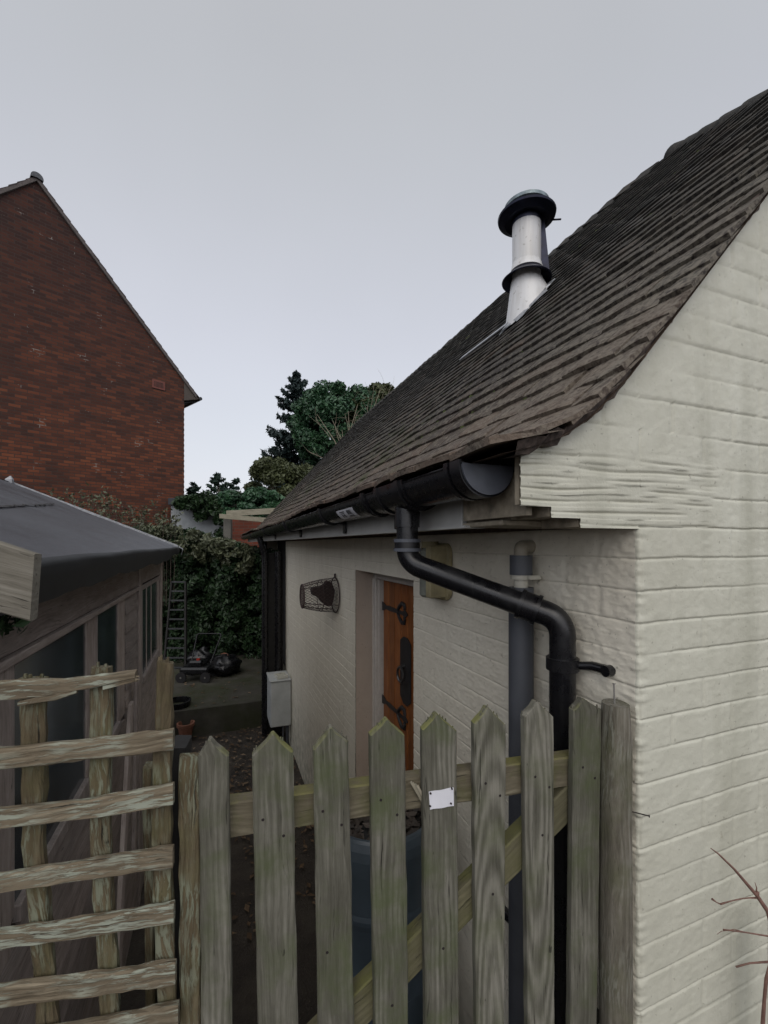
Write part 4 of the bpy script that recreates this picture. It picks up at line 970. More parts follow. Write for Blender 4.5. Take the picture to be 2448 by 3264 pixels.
m.add([HP(-HS, 0, HG), HP(-HS, 8, HG), HP(-HS, 8, hz(HS)), HP(-HS, 0, hz(HS))], [(0, 1, 2, 3)], [(0, HG, 1), (8, HG, 1), (8, hz(HS), 1), (0, hz(HS), 1)])
m.add([HP(s, 8, z) for s, z in pts], [tuple(range(5))], [(s + 5, z, 0) for s, z in pts])
# toothed corner: alternate headers stand a little proud
for k in range(0, 90): 
    if k % 2: z = HG + k * .075; m.box(HP(HS + .002, .056, z + .0375), (.006, .056, .034), (hd, hn, (0, 0, 1)))
m.build('wall', MAT['brick'], house)
m = MB(); random.seed(21)   # roof courses as stepped tiles at the verge
def slope_course(sg):
    s = 3.80
    while s > 0:
        s1 = max(0, s - .15); z0, z1 = 8.47 - HT * s + .035, 8.47 - HT * s1 + .012
        th = .03
        for (n0, n1) in ((-.06, .30), (.30, 8.1)):
            j = random.uniform(-.008, .008) if n0 < 0 else 0
            m.add([HP(sg * s, n0 + j, z0), HP(sg * s, n1, z0), HP(sg * s1, n1, z1), HP(sg * s1, n0 + j, z1), HP(sg * s, n0 + j, z0 - th), HP(sg * s, n1, z0 - th), HP(sg * s1, n1, z1 - th), HP(sg * s1, n0 + j, z1 - th)],
                  [(0, 1, 2, 3), (7, 6, 5, 4), (0, 4, 5, 1), (1, 5, 6, 2), (2, 6, 7, 3), (3, 7, 4, 0)])
        s = s1
slope_course(1); slope_course(-1)
m.build('roof', plain('house_tiles', (.055, .042, .042), .85, var=.45, scale=6, bump=.4), house)
m = MB(); 
for sg in (1, -1):
    m.bar([(HP(sg * 3.72, -.03, 8.47 - HT * 3.72 - .05), Vector((0, 0, .05)), hn * .03), (HP(0, -.03, 8.42), Vector((0, 0, .05)), hn * .03)], ch=.004)
m.build('verge_edge', plain('verge_grey', (.10, .085, .08), .85, var=.3), house)
m = MB()
for i in range(18):
    p0, p1 = HP(0, -.10 + i * .45, 8.47), HP(0, .36 + i * .45, 8.47); m.quadstrip(arc(p0 - Vector((0, 0, .05)), hd, Vector((0, 0, 1)), .12, -.2, PI + .2, 12), arc(p1 - Vector((0, 0, .05)), hd, Vector((0, 0, 1)), .108, -.2, PI + .2, 12))
    if i == 0: a = arc(p0 - Vector((0, 0, .05)), hd, Vector((0, 0, 1)), .12, -.2, PI + .2, 12); m.add([p0 - Vector((0, 0, .05))] + a, [(0, k + 1, k + 2) for k in range(12)])
m.build('ridge_tile_row', plain('ridge_grey', (.085, .09, .10), .8, var=.3), house, smooth=True)
m = MB()    # boxed eaves with sprocket, both sides
for sg in (1, -1):
    pr = [(HS - .01, 4.80), (HS - .01, 4.16), (3.80, 4.30), (3.80, 4.36)]
    f0 = [HP(sg * s, -.02, z) for s, z in pr]; f1 = [HP(sg * s, 8, z) for s, z in pr]
    m.add(f0 + f1, [(0, 1, 2, 3), (4, 5, 6, 7), (1, 5, 6, 2), (2, 6, 7, 3), (0, 3, 7, 4)])
m.build('boxed_eaves', plain('eaves_board', (.075, .06, .05), .8), house)
m = MB()
for sg in (1, -1): m.tube([HP(sg * 3.86, -.03, 4.33), HP(sg * 3.86, 8, 4.33)], .05, 12); m.tube([HP(sg * 3.80, .25, 4.28), HP(sg * (HS + .05), .2, 4.16), HP(sg * (HS + .05), .2, 3.9)], .03, 8)
m.build('eaves_gutter', MAT['black'], house)
m = MB(); vc = 2.90
d0 = P(505, 1227, 1); dd0 = d0 * ((apex - Vector((0, 0, 0))).dot(hn) / d0.dot(hn)); vs_ = (dd0 - apex).dot(hd); vz_ = dd0.z
m.box(HP(vs_, -.012, vz_), (.17, .012, .12), (hd, hn, (0, 0, 1)), ch=.004)
vent = m.build('air_vent', plain('vent_clay', (.15, .05, .038), .85), house)
m = MB()
for i in range(7):
    for j in range(5): m.box(HP(vs_ - .105 + i * .035, -.026, vz_ - .06 + j * .03), (.010, .003, .009), (hd, hn, (0, 0, 1)))
m.build('vent_hole', MAT['dark'], vent)
# ================================================================ GROUND
gm = M('yard_ground'); w = gm.coord(kind='World'); a1 = gm.noise(w, 5, 6, .65); a2 = gm.noise(w, 60, 4, .6)
gc_ = gm.ramp(a1, [(.3, (.020, .016, .012)), (.5, (.038, .030, .023)), (.7, (.060, .050, .038))]); gc_ = gm.mix(gm.band(a2, .62, .7, 0, .6), gc_, (.10, .08, .055))
MAT['ground'] = gm.out(gc_, .85, gm.bump(gm.math('ADD', a1, a2), .6, .02))
def ghz(x, y):
    if y < 1.0: z = -1.55
    elif y < 2.3: z = -1.55 + (GROUND + 1.55) * (y - 1.0) / 1.3
    else: z = GROUND
    return z
gx = np.concatenate([[-300, -60, -20, -8], np.arange(-4, 8, .15), [10, 20, 60, 300]]); gy = np.concatenate([[-300, -60, -20, -5], np.arange(-2, 14, .15), [18, 30, 60, 400]])
V = [(x, y, ghz(x, y) - .004 + (.015 * mnoise.noise(Vector((x * 1.5, y * 1.5, 0))) - .012 if abs(x) < 8 and -2 < y < 14 else 0)) for x in gx for y in gy]
tag(npmesh('ground', V, grid_faces(len(gx), len(gy)), MAT['ground']), kind='structure')
cm = M('mossy_concrete'); w = cm.coord(kind='World'); a1 = cm.noise(w, 4, 5, .6)
MAT['conc'] = cm.out(cm.mix(cm.band(cm.noise(w, 2.4, 4, .6), .4, .65), cm.ramp(a1, [(.3, (.035, .032, .025)), (.7, (.075, .07, .055))]), (.032, .036, .014)), .85, cm.bump(cm.noise(w, 40, 4), .5, .01))
m = MB(); m.bx(-2.5, WX + .3, 6.55, 9.4, GROUND - .1, -2.28, ch=.012)
tag(m.build('raised_path', MAT['conc']), kind='structure')

# ================================================================ FOLIAGE
def leaves(name, C, Nn, size, mat, parent=None, fold=.25, aspect=1.9, rng=RNG, jit=1.2):
    """C (n,3) centres, Nn (n,3) preferred normals; each leaf is a folded quad pair"""
    n = len(C); d = rng.normal(size=(n, 3)) * jit + Nn * .9; d /= np.linalg.norm(d, axis=1, keepdims=True)
    t = rng.normal(size=(n, 3)); t -= d * (t * d).sum(1, keepdims=True); t /= np.linalg.norm(t, axis=1, keepdims=True); b = np.cross(d, t)
    s = size * rng.uniform(.6, 1.35, (n, 1)); L = s * aspect / 2; Wd = s / 2
    p0 = C - t * L; p1 = C + t * L; m0 = C + b * Wd + d * Wd * fold - t * L * .1; m1 = C - b * Wd + d * Wd * fold - t * L * .1
    V = np.stack([p0, m0, p1, m1], 1).reshape(-1, 3); i = np.arange(n)[:, None] * 4
    Fc = np.concatenate([i + np.array([[0, 1, 2]]), i + np.array([[0, 2, 3]])], 0)
    return npmesh(name, V, Fc, mat, parent, smooth=False)
def clumps(centres, radii, per, rng=RNG, flat=.8):
    C, N_ = [], []
    for c, r in zip(centres, radii):
        q = rng.normal(size=(per, 3)); q /= np.linalg.norm(q, axis=1, keepdims=True); rr = r * rng.uniform(.35, 1.0, (per, 1)) ** .6
        C.append(np.array(c) + q * rr * np.array([1, 1, flat])); N_.append(q + np.array([0, 0, .5]))
    return np.concatenate(C), np.concatenate(N_)
MAT['ivy'] = leafy('ivy_leaves', [(.009, .020, .009), (.014, .032, .012), (.024, .052, .019), (.040, .070, .030)], .48, spec=.35)
MAT['ivy2'] = leafy('shrub_leaves', [(.03, .036, .018), (.055, .065, .032), (.09, .10, .055), (.13, .14, .08)], .5)
MAT['conifer'] = leafy('conifer_needles', [(.009, .020, .022), (.016, .034, .034), (.027, .050, .044)], .65)  # bluish haze of distance mixed into the needle colour
MAT['cyp'] = leafy('cypress_needles', [(.010, .026, .020), (.018, .042, .028), (.030, .058, .036)], .65)
MAT['ever'] = leafy('evergreen_leaves', [(.012, .038, .018), (.021, .066, .030), (.036, .098, .042), (.052, .12, .052)], .5)
MAT['olive'] = leafy('olive_leaves', [(.028, .036, .012), (.050, .062, .020), (.075, .088, .032)], .6)
MAT['bark'] = plain('bark', (.06, .045, .035), .9, var=.4, scale=8, bump=.5)
MAT['palebark'] = plain('pale_bark', (.22, .19, .14), .85, var=.3, scale=20, bump=.3)
MAT['twig'] = plain('red_twig', (.16, .085, .065), .7, var=.3, scale=60, bump=.2)
def limb(m, p, d, L, r, depth, rnd, spread=.5, up=.1, kids=3, seg=5, wob=.12):
    pts = [p]; q = p.copy(); dd = d.normalized()
    for i in range(seg):
        dd = (dd + Vector((rnd.gauss(0, wob), rnd.gauss(0, wob), rnd.gauss(0, wob) + up * .2))).normalized(); q = q + dd * (L / seg); pts.append(q.copy())
    m.tube(pts, [r * (1 - .65 * i / seg) for i in range(seg + 1)], 6 if r > .02 else 5, cap=True)
    ends = [(pts[-1], dd, r * .35)]
    if depth > 0:
        for k in range(kids):
            i = rnd.randint(1, seg); e = Vector((rnd.gauss(0, spread), rnd.gauss(0, spread), rnd.gauss(0, spread) + up)); ends += limb(m, pts[i], dd + e, L * rnd.uniform(.5, .75), r * .5, depth - 1, rnd, spread, up, kids, seg, wob)
    return ends
rd = random.Random(11)
# --- tall conifer
def conifer(name, base, top, rad, n_br, label, mat, leaf, seed, droop=.25, per=70, group=None, gap=.0, lean=0.0):
    r_ = random.Random(seed); rg = np.random.default_rng(seed)
    t = empty(name, base, label, 'tree', group); H = (top - base).length
    m = MB(); m.tube([base, base.lerp(top, .5) + Vector((.05, 0, 0)), top], [H * .018, H * .011, .01], 8); C, N_ = [], []
    for i in range(n_br):
        u = (i + r_.random()) / n_br; u = .06 + .94 * u; p = base.lerp(top, u); a = r_.uniform(0, 2 * PI); R_ = rad * (1 - u) ** .75 * r_.uniform(.55, 1.12) + .12
        if r_.random() < gap: continue
        d = Vector((math.cos(a), math.sin(a), 0)); e = p + d * R_ + Vector((0, 0, R_ * (-.15 + .5 * u) + r_.uniform(-.1, .1))); mid = p.lerp(e, .5) + Vector((0, 0, -R_ * droop * .3))
        m.tube([p, mid, e], [.02 * H / 10 + .004, .012, .004], 5)
        k = int(per * (.35 + R_ / rad)); us = rg.uniform(.12, 1.04, k) ** .8
        base_p = np.array([(p.lerp(mid, min(1, w_ * 2)) if w_ < .5 else mid.lerp(e, (w_ - .5) * 2)) for w_ in us]); sid = np.array((-d.y, d.x, 0.0))
        wd = (.34 * R_ * (1.08 - us) + .05)[:, None]
        C.append(base_p + sid * rg.normal(size=(k, 1)) * wd * .6 + np.array([0, 0, 1.0]) * (rg.normal(size=(k, 1)) * .05 * R_ - np.abs(rg.normal(size=(k, 1))) * droop * .35 * wd)); N_.append(np.tile([0, 0, .7], (k, 1)))
    m.build('trunk', MAT['bark'], t)
    leaves('crown', np.concatenate(C), np.concatenate(N_), leaf, mat, t, aspect=2.6, rng=rg, jit=1.0)
    return t
b = P(968, 1735, 19.5); b.z = GROUND; tp = P(948, 1192, 19.5)
conifer('conifer_tree', b, tp, 3.3, 300, 'tall dark blue green conifer, its pointed top the highest beyond the roof', MAT['conifer'], .085, 3, droop=.3, per=190, gap=.12)
def broad(name, px, py, f, R_, zsc, label, mat, leafsz, nclump, per, seed, bark=None, cat='tree'):
    rg = np.random.default_rng(seed); r_ = random.Random(seed); c = P(px, py, f); base = Vector((c.x, c.y, GROUND))
    t = empty(name, base, label, cat); m = MB(); m.tube([base, base.lerp(c, .5) + Vector((.05, .03, 0)), c], [.05 * R_ + .03, .04 * R_ + .02, .02 * R_], 8)
    for k in range(8):
        a = r_.uniform(0, 2 * PI); q = c + Vector((math.cos(a), math.sin(a), r_.uniform(-.5, .8) * zsc)) * R_ * .85; m.tube([Vector((c.x, c.y, c.z - R_ * zsc * .7)), c.lerp(q, .5), q], [.03 * R_ + .01, .02 * R_, .008], 5)
    m.build('trunk', bark or MAT['bark'], t)
    cs, rs = [], []
    for i in range(nclump):
        v = rg.normal(size=3); v /= np.linalg.norm(v); v *= rg.uniform(.55, 1.0) ** .5 * R_; v[2] *= zsc; cs.append(np.array(c) + v); rs.append(R_ * rg.uniform(.14, .34))
    C, N_ = clumps(cs, rs, per, rg); leaves('crown', C, N_, leafsz, mat, t, rng=rg)
    return t
broad('evergreen_tree', 1075, 1375, 18.0, 1.75, 1.1, 'bushy mid green evergreen tree between the tall conifer and the tiled roof', MAT['ever'], .085, 110, 560, 5)
broad('evergreen_tree', 1190, 1330, 18.5, 1.5, .8, 'dull green tree crown just showing above the far end of the tiled roof', MAT['olive'], .09, 46, 420, 6)
broad('olive_shrub', 905, 1560, 13.0, 1.05, .9, 'olive green shrub at the foot of the tall conifer', MAT['olive'], .065, 50, 380, 7, cat='shrub')
broad('laurel_shrub', 800, 1620, 11.0, .75, .6, 'low bright green shrub beside the small pointed conifers', MAT['ever'], .08, 30, 240, 8, cat='shrub')
# bare tree with pale branches
base = P(1120, 1735, 15.2); base.z = GROUND; t = empty('bare_tree', base, 'leafless tree with pale twisting branches in front of the evergreens', 'tree')
m = MB(); r_ = random.Random(4); q = P(1110, 1500, 15.2); m.tube([base, base.lerp(q, .5) + Vector((.1, 0, 0)), q], [.09, .07, .05], 8)
for (px, py) in ((1010, 1320), (1060, 1340), (1110, 1310), (1160, 1330), (1215, 1235), (1240, 1250), (1090, 1370), (985, 1440), (1205, 1290), (1140, 1290)):
    e = P(px, py, 15.0 + r_.uniform(-.4, .4)); m.tube([q, q.lerp(e, .5) + Vector((r_.gauss(0, .08), 0, r_.gauss(0, .12))), e], [.03, .018, .008], 5); limb(m, q.lerp(e, .6), e - q, (e - q).length * .4, .010, 1, r_, .6, .0, 4, 5, .14)
m.build('branches', MAT['palebark'], t)
# --- small conifers over the flat roof
for (px, top, f, rad, sd, lab) in ((693, 1515, 13.5, .95, 31, 'pointed little conifer, the middle one behind the flat roofed garage'), (617, 1545, 13.8, .5, 32, 'thin wispy conifer nearest the brick house corner'), (742, 1532, 14.0, .42, 33, 'slim drooping conifer right of the pointed little one'), (793, 1545, 14.2, .35, 34, 'feathery conifer next to the olive shrub')):
    b = P(px, 1735, f); b.z = -1.0; conifer('small_conifer', b, P(px + 3, top, f), rad, 90, lab, MAT['cyp'], .06, sd, droop=.5, per=60, group='small conifers behind the garage', gap=.1)
m = MB(); r_ = random.Random(8)
for (x0, y0, x1, y1) in ((735, 1595, 715, 1560), (735, 1595, 752, 1550), (745, 1600, 748, 1565), (770, 1600, 800, 1570), (790, 1600, 825, 1570), (700, 1600, 716, 1565)):
    a, b = P(x0, y0, 12.6), P(x1, y1, 12.6); limb(m, a, b - a, (b - a).length, .016, 1, r_, .5, .1, 3, 6, .22)
tag(m.build('bare_twigs', MAT['palebark']), 'curling bare pale twigs rising above the ivy on the flat roof', 'twigs')
# --- garage with flat dark roof, ivy on it
gar = empty('garage', P(660, 1735, 12) * 1.0, 'white painted flat-roofed garage half covered in ivy', 'garage')
def cambox(m, px0, px1, f, depth, z0, z1, ch=0.0):
    a = P(px0, 1735, f); b = P(px1, 1735, f); c = (a + b) / 2; fw = W(0, 1, 0); rt = W(1, 0, 0); c = c + fw * depth / 2
    m.box((c.x, c.y, (z0 + z1) / 2), ((b - a).length / 2, depth / 2, (z1 - z0) / 2), (rt, fw, (0, 0, 1)), ch=ch)
m = MB(); cambox(m, 545, 830, 12, 4, GROUND, 1.12); m.build('wall', plain('garage_white', (.30, .325, .34), .7, var=.2, scale=6, bump=.2), gar)
m = MB(); cambox(m, 535, 840, 11.85, 4.3, 1.08, 1.27, ch=.01); m.build('flat_roof', plain('garage_felt', (.030, .034, .042), .7), gar)
rg = np.random.default_rng(14); C = []
for k in range(70):
    px = rg.uniform(575, 860); f = rg.uniform(11.3, 11.8); zc1 = 1.22 - abs(rg.normal()) * .22 * (1 if px > 640 else .5) - (.35 if px > 690 and rg.random() < .5 else 0); C.append(np.array(P(px, 1735, f)) + np.array([0, 0, zc1]))
Cc, Nn = clumps(C, rg.uniform(.10, .26, len(C)), 150, rg); o = leaves('ivy', Cc, Nn, .07, MAT['ivy'], None, rng=rg); tag(o, 'dark ivy hanging over the edge of the flat garage roof', 'ivy')
# --- lean-to brick wall with rafters
lt = empty('brick_outhouse', P(770, 1735, 9.9), 'small red brick outhouse with two pale sloping rafters, seen past the gutter end', 'outhouse')
m = MB(); a = P(733, 1735, 10.2); b = P(900, 1735, 10.2); zt0 = P(0, 1652, 10.2).z
q0, q1 = a.copy(), b.copy()
m.add([(q0.x, q0.y, GROUND), (q1.x, q1.y, GROUND), (q1.x, q1.y, zt0), (q0.x, q0.y, zt0)], [(0, 1, 2, 3)], [(0, GROUND, 0), (1.3, GROUND, 0), (1.3, zt0, 0), (0, zt0, 0)])
fw = W(0, 1, 0) * .3
m.add([(q0.x, q0.y, GROUND), (q0.x + fw.x, q0.y + fw.y, GROUND), (q0.x + fw.x, q0.y + fw.y, zt0), (q0.x, q0.y, zt0)], [(0, 1, 2, 3)], [(0, GROUND, 0), (.3, GROUND, 0), (.3, zt0, 0), (0, zt0, 0)])
mb2 = M('outhouse_brick'); g = mb2.coord(attr='gc'); bt2 = mb2.n('ShaderNodeTexBrick', {'Vector': g, 'Scale': 1, 'Mortar Size': .006, 'Brick Width': .225, 'Row Height': .075, 'Color1': (.22, .055, .03, 1), 'Color2': (.13, .035, .02, 1), 'Mortar': (.12, .09, .07, 1)})
m.build('wall', mb2.out(bt2.outputs['Color'], .9), lt)
m = MB(); m.bar([(P(722, 1637, 9.9), Vector((0, 0, .065)), W(0, .02, 0)), (P(1000, 1622, 9.5), Vector((0, 0, .065)), W(0, .02, 0))], ch=.004); m.build('rafter', MAT['rafter'], lt)
m = MB(); m.bar([(P(700, 1645, 9.6), Vector((0, 0, .05)), W(0, .02, 0)), (P(960, 1668, 9.2), Vector((0, 0, .05)), W(0, .02, 0))], ch=.004); m.build('rafter', MAT['rafter'], lt)
m = MB(); cambox(m, 712, 735, 9.75, .12, GROUND, P(0, 1650, 9.75).z); m.build('corner_post', plain('rend', (.12, .115, .10), .8), lt)

# --- big ivy hedge across the end of the alley
rg = np.random.default_rng(20); C, R_ = [], []
hed_c = P(640, 1735, 8.9); base = Vector((hed_c.x, hed_c.y, GROUND))
hed = empty('hedge', base, 'dense dark evergreen hedge closing the far end of the alley', 'hedge')
def hedtop(px): return np.interp(px, [200, 330, 400, 560, 640, 700, 760, 830, 950], [1715, 1690, 1690, 1692, 1715, 1728, 1745, 1765, 1790])
for k in range(1150):
    px = rg.uniform(230, 940); f = 8.55 + rg.uniform(0, .9) + .12 * math.sin(px * .05); zt = (1735 - hedtop(px) - abs(rg.normal()) * 8) / F * f; z = GROUND + (zt - GROUND) * rg.random() ** .75
    if rg.random() < .3: z = zt - rg.random() * .15
    C.append(np.array(P(px, 1735, f)) + np.array([0, 0, z])); R_.append(rg.uniform(.10, .25))
Cc, Nn = clumps(C, R_, 110, rg); Nn = Nn + np.array(W(0, -1, 0)) * .8
leaves('foliage', Cc, Nn, .047, MAT['ivy'], hed, rng=rg)
m = MB(); r_ = random.Random(9)
for k in range(16):
    p = P(260 + k * 42, 1735, 9.1 + r_.uniform(-.1, .3)); p.z = GROUND; limb(m, p, Vector((r_.gauss(0, .1), r_.gauss(0, .1), 1)), 1.7, .035, 0, r_, .3, .4, 4, 6, .08)
m.build('stems', MAT['bark'], hed)
m = MB(); cambox(m, 150, 1000, 9.5, .2, GROUND, -.15); m.build('shaded_core', plain('hedge_shade', (.012, .013, .008), .95), hed)  # near-black box stands for the shade deep inside the hedge
# lighter leaf sprays above the hedge, up against the brick house
rg = np.random.default_rng(22); r_ = random.Random(22); m = MB(); C = []
sh0 = P(300, 1735, 8.6); sh0.z = GROUND
shr = empty('climbing_shrub', sh0, 'loose silvery green shrub reaching up the lower brick gable', 'shrub')
for k in range(75):
    px = rg.uniform(80, 570); f = rg.uniform(8.2, 9.0); top = np.interp(px, [80, 130, 270, 330, 450, 560, 600, 640], [1590, 1585, 1572, 1580, 1620, 1640, 1650, 1660]) + rg.normal() * 12
    e = P(px, top, f); s_ = P(px + rg.normal() * 15, 1735, f); m.tube([Vector((s_.x, s_.y, s_.z - 1.2)), s_.lerp(e, .5) + Vector((rg.normal() * .03, 0, 0)), e], [.007, .005, .002], 4)
    for q in range(11):
        u = rg.random() ** .7; C.append(np.array(s_.lerp(e, u)) + rg.normal(size=3) * .05)
m.build('stems', MAT['bark'], shr)
C = np.array(C); leaves('foliage', np.repeat(C, 2, 0) + rg.normal(size=(len(C) * 2, 3)) * .03, np.tile([0, -.5, .6], (len(C) * 2, 1)), .038, MAT['ivy2'], shr, rng=rg)
rg = np.random.default_rng(23); C = [np.array(P(rg.uniform(330, 800), 0, 1) * 0) for _ in range(0)]
cs = []
for k in range(170):
    px = rg.uniform(340, 800); f = rg.uniform(8.1, 8.7); zt = (1735 - hedtop(px) + 4) / F * f; cs.append(np.array(P(px, 1735, f)) + np.array([0, 0, zt - rg.random() ** 1.5 * .5 + .03]))
Cc, Nn = clumps(cs, rg.uniform(.06, .14, len(cs)), 34, rg); leaves('new_growth', Cc, Nn, .045, MAT['ivy2'], hed, rng=rg)
# dark leaves hanging under the beam at the far left
rg = np.random.default_rng(25); c0 = P(5, 1985, 1.0); C, N2 = clumps([np.array(P(rg.uniform(-260, 40), rg.uniform(1900, 2010), 1.05)) for _ in range(26)], [.035] * 26, 26, rg)
m = MB(); m.tube([P(-200, 2300, 1.1) + Vector((0, 0, -1)), P(-160, 2100, 1.08), P(-60, 1960, 1.05)], [.008, .006, .003], 6); st = tag(m.build('ivy_climber', MAT['bark']), 'dark leafy climber just under the sawn beam end', 'climber')
leaves('foliage', C, N2, .022, MAT['ivy'], st, rng=rg)

# ================================================================ THINGS IN THE ALLEY
# ladder against the hedge
lf = 7.9; lad = empty('ladder', P(555, 2150, lf), 'narrow dark ladder leaning upright against the hedge beside the shed', 'ladder')
m = MB(); tl, trr, bl_, br_ = P(548, 1855, lf + .35), P(592, 1855, lf + .35), P(520, 2160, lf), P(592, 2160, lf)
m.bar([(tl, W(.015, 0, 0), W(0, .03, 0)), (bl_ + (bl_ - tl) * .2, W(.018, 0, 0), W(0, .03, 0))], ch=.003); m.build('stile', MAT['dark'], lad)
m = MB(); m.bar([(trr, W(.015, 0, 0), W(0, .03, 0)), (br_ + (br_ - trr) * .2, W(.018, 0, 0), W(0, .03, 0))], ch=.003); m.build('stile', MAT['dark'], lad)
for i in range(11):
    u = i / 10.0; a, b = tl.lerp(bl_, u), trr.lerp(br_, u); m = MB(); m.bar([(a, Vector((0, 0, .014)), W(0, .02, 0)), (b, Vector((0, 0, .014)), W(0, .02, 0))], ch=.003); m.build('rung', MAT['fascia'] if False else plain('rung_grey_%d' % i, (.032, .034, .037), .5), lad)
# terracotta pot lying tilted
pc_ = P(712, 2112, 7.6); pot = empty('plant_pot', pc_, 'terracotta pot lying tilted on a black sack by the hedge', 'pot')
m = MB(); ax_ = (W(-.45, -.75, .55)).normalized(); sx_ = ax_.orthogonal().normalized(); sy_ = ax_.cross(sx_)
def lathe(m, c, axis, prof_, n=28):
    a1 = axis.orthogonal().normalized(); a2 = axis.cross(a1); rs = [[c + axis * h + a1 * (r * math.cos(2 * PI * k / n)) + a2 * (r * math.sin(2 * PI * k / n)) for k in range(n + 1)] for r, h in prof_]
    for i in range(len(rs) - 1): m.quadstrip(rs[i], rs[i + 1])
lathe(m, pc_, ax_, [(.001, -.22), (.10, -.22), (.135, -.02), (.155, -.02), (.16, .05), (.142, .05), (.125, -.03), (.09, -.20), (.001, -.20)]); m.build('body', MAT['clay'], pot, smooth=True, auto=40)
def lump(name, c, rad, seed, mat, label, cat, amp=.3, fq=2.2):
    V, Fc = [], []; nu, nv = 28, 18
    for i in range(nv + 1):
        for k in range(nu):
            th = PI * i / nv; a = 2 * PI * k / nu; d = Vector((math.sin(th) * math.cos(a), math.sin(th) * math.sin(a), math.cos(th))); r = 1 + amp * mnoise.noise(d * fq + Vector((seed, 0, 0))) + .12 * mnoise.noise(d * 6 + Vector((seed, 3, 0)))
            V.append((c.x + d.x * r * rad[0], c.y + d.y * r * rad[1], max(c.z + d.z * r * rad[2], c.z - rad[2] * .9)))
    for i in range(nv):
        for k in range(nu): Fc.append((i * nu + k, i * nu + (k + 1) % nu, (i + 1) * nu + (k + 1) % nu, (i + 1) * nu + k))
    o = npmesh(name, V, Fc, mat); return tag(o, label, cat)
sc_c = P(715, 2170, 7.6); lump('rubbish_sack', Vector((sc_c.x, sc_c.y, -2.28 + .16)), (.27, .26, .18), 3, MAT['black'], 'slumped black sack under the tilted terracotta pot', 'sack')
lump('rubbish_sack', P(640, 2100, 8.1) + Vector((0, 0, -.05)), (.26, .22, .24), 8, MAT['black'], 'taller black sack against the hedge behind the mower', 'sack')
# black mower-like machine
mc = P(630, 2175, 7.3); mc.z = -2.28 + .12
mow = empty('lawn_mower', mc, 'black lawn mower on the raised path with a small red cap', 'mower')
m = MB(); m.box(mc + Vector((0, 0, .06)), (.24, .17, .06), (W(1, 0, 0), W(0, 1, 0), (0, 0, 1)), ch=.03); m.box(mc + Vector((0, 0, .16)), (.12, .11, .06), (W(1, 0, 0), W(0, 1, 0), (0, 0, 1)), ch=.03); m.build('deck', MAT['black'], mow)
for (a, b) in ((-.2, -.19), (.2, -.19), (-.2, .19), (.2, .19)):
    m = MB(); q = mc + W(a, b, -.035); m.tube([q, q + W(0, .035, 0)], .085, 20); wh = m.build('wheel', MAT['iron'], mow, smooth=True, auto=40)
    m = MB(); m.tube([q - W(0, .003, 0), q + W(0, .001, 0)], .014, 12); m.build('hub', MAT['steel'], wh)
m = MB(); m.tube([mc + W(.03, -.05, .21), mc + W(.03, -.05, .245)], .03, 14); m.build('filler_cap', plain('red_cap', (.35, .03, .02), .4), mow)
m = MB(); m.tube(smooth_path([mc + W(-.16, .1, .08), mc + W(-.22, .5, .55), mc + W(.22, .5, .55), mc + W(.16, .1, .08)], .05), .012, 10); m.build('handle', MAT['black'], mow)
# black tub beside the shed
tb = P(565, 2290, 6.1); tb.z = GROUND
m = MB(); lathe(m, tb, Vector((0, 0, 1)), [(.001, 0.0), (.13, 0), (.165, .42), (.18, .42), (.18, .45), (.155, .45), (.12, .03), (.001, .03)])
tub = tag(m.build('black_tub', MAT['black'], smooth=True, auto=40), 'glossy black tub on the ground at the shed corner', 'tub')
tp_ = P(592, 2290, 5.9); m = MB(); tp_.z = GROUND; lathe(m, tp_, Vector((0, 0, 1)), [(.001, 0.0), (.07, 0), (.10, .18), (.115, .18), (.115, .22), (.095, .22), (.06, .03), (.001, .03)])
tag(m.build('plant_pot', MAT['clay'], smooth=True, auto=40), 'small terracotta pot standing beside the glossy black tub', 'pot')
# fallen leaves
rg = np.random.default_rng(30); n = 700; C = np.stack([rg.uniform(-.5, .9, n), rg.uniform(3.0, 6.5, n), np.full(n, GROUND + .012)], 1); C2 = np.stack([rg.uniform(-1.5, .8, 120), rg.uniform(6.6, 8.2, 120), np.full(120, -2.27)], 1)
tag(leaves('fallen_leaves', np.concatenate([C, C2]), np.tile([0, 0, 4.0], (n + 120, 1)), .03, leafy('dead_leaves', [(.05, .03, .015), (.10, .06, .03), (.20, .15, .10)], .8), rng=rg, jit=.5), kind='stuff')

# utility box on the wall with a small tray
ub = empty('utility_box', (.78, 5.85, -2.36), 'pale grey box fixed to the side wall, with a little tray on its lid', 'box')
m = MB(); m.bx(.645, WX - .003, 5.65, 6.05, -2.34, -1.755, ch=.012); m.build('cabinet', MAT['box'], ub)
m = MB(); m.bx(.635, WX - .004, 5.635, 6.06, -1.754, -1.738, ch=.004); m.build('lid', MAT['box'], ub)
m = MB(); m.tube([(WX - .04, 5.75, GROUND), (WX - .04, 5.75, -2.33)], .02, 10); m.tube([(WX - .10, 5.72, GROUND), (WX - .10, 5.72, -2.33)], .012, 10); m.build('feed_pipe', MAT['greypipe'], ub)
m = MB(); tc_ = Vector((.79, 5.75, -1.737)); ax = (Vector((1, .2, 0)).normalized(), Vector((-.2, 1, 0)).normalized(), Vector((0, 0, 1)))
m.box(tc_ + Vector((0, 0, .004)), (.07, .07, .003), ax)
for a, b, hx, hy in ((-.067, 0, .005, .07), (.067, 0, .005, .07), (0, -.067, .062, .005), (0, .067, .062, .005)): m.box(tc_ + ax[0] * a + ax[1] * b + Vector((0, 0, .025)), (hx, hy, .018), ax, ch=.001)
tag(m.build('small_tray', plain('tray_cream', (.5, .5, .45), .5)), 'little cream open tray lying on top of the pale wall box', 'tray')

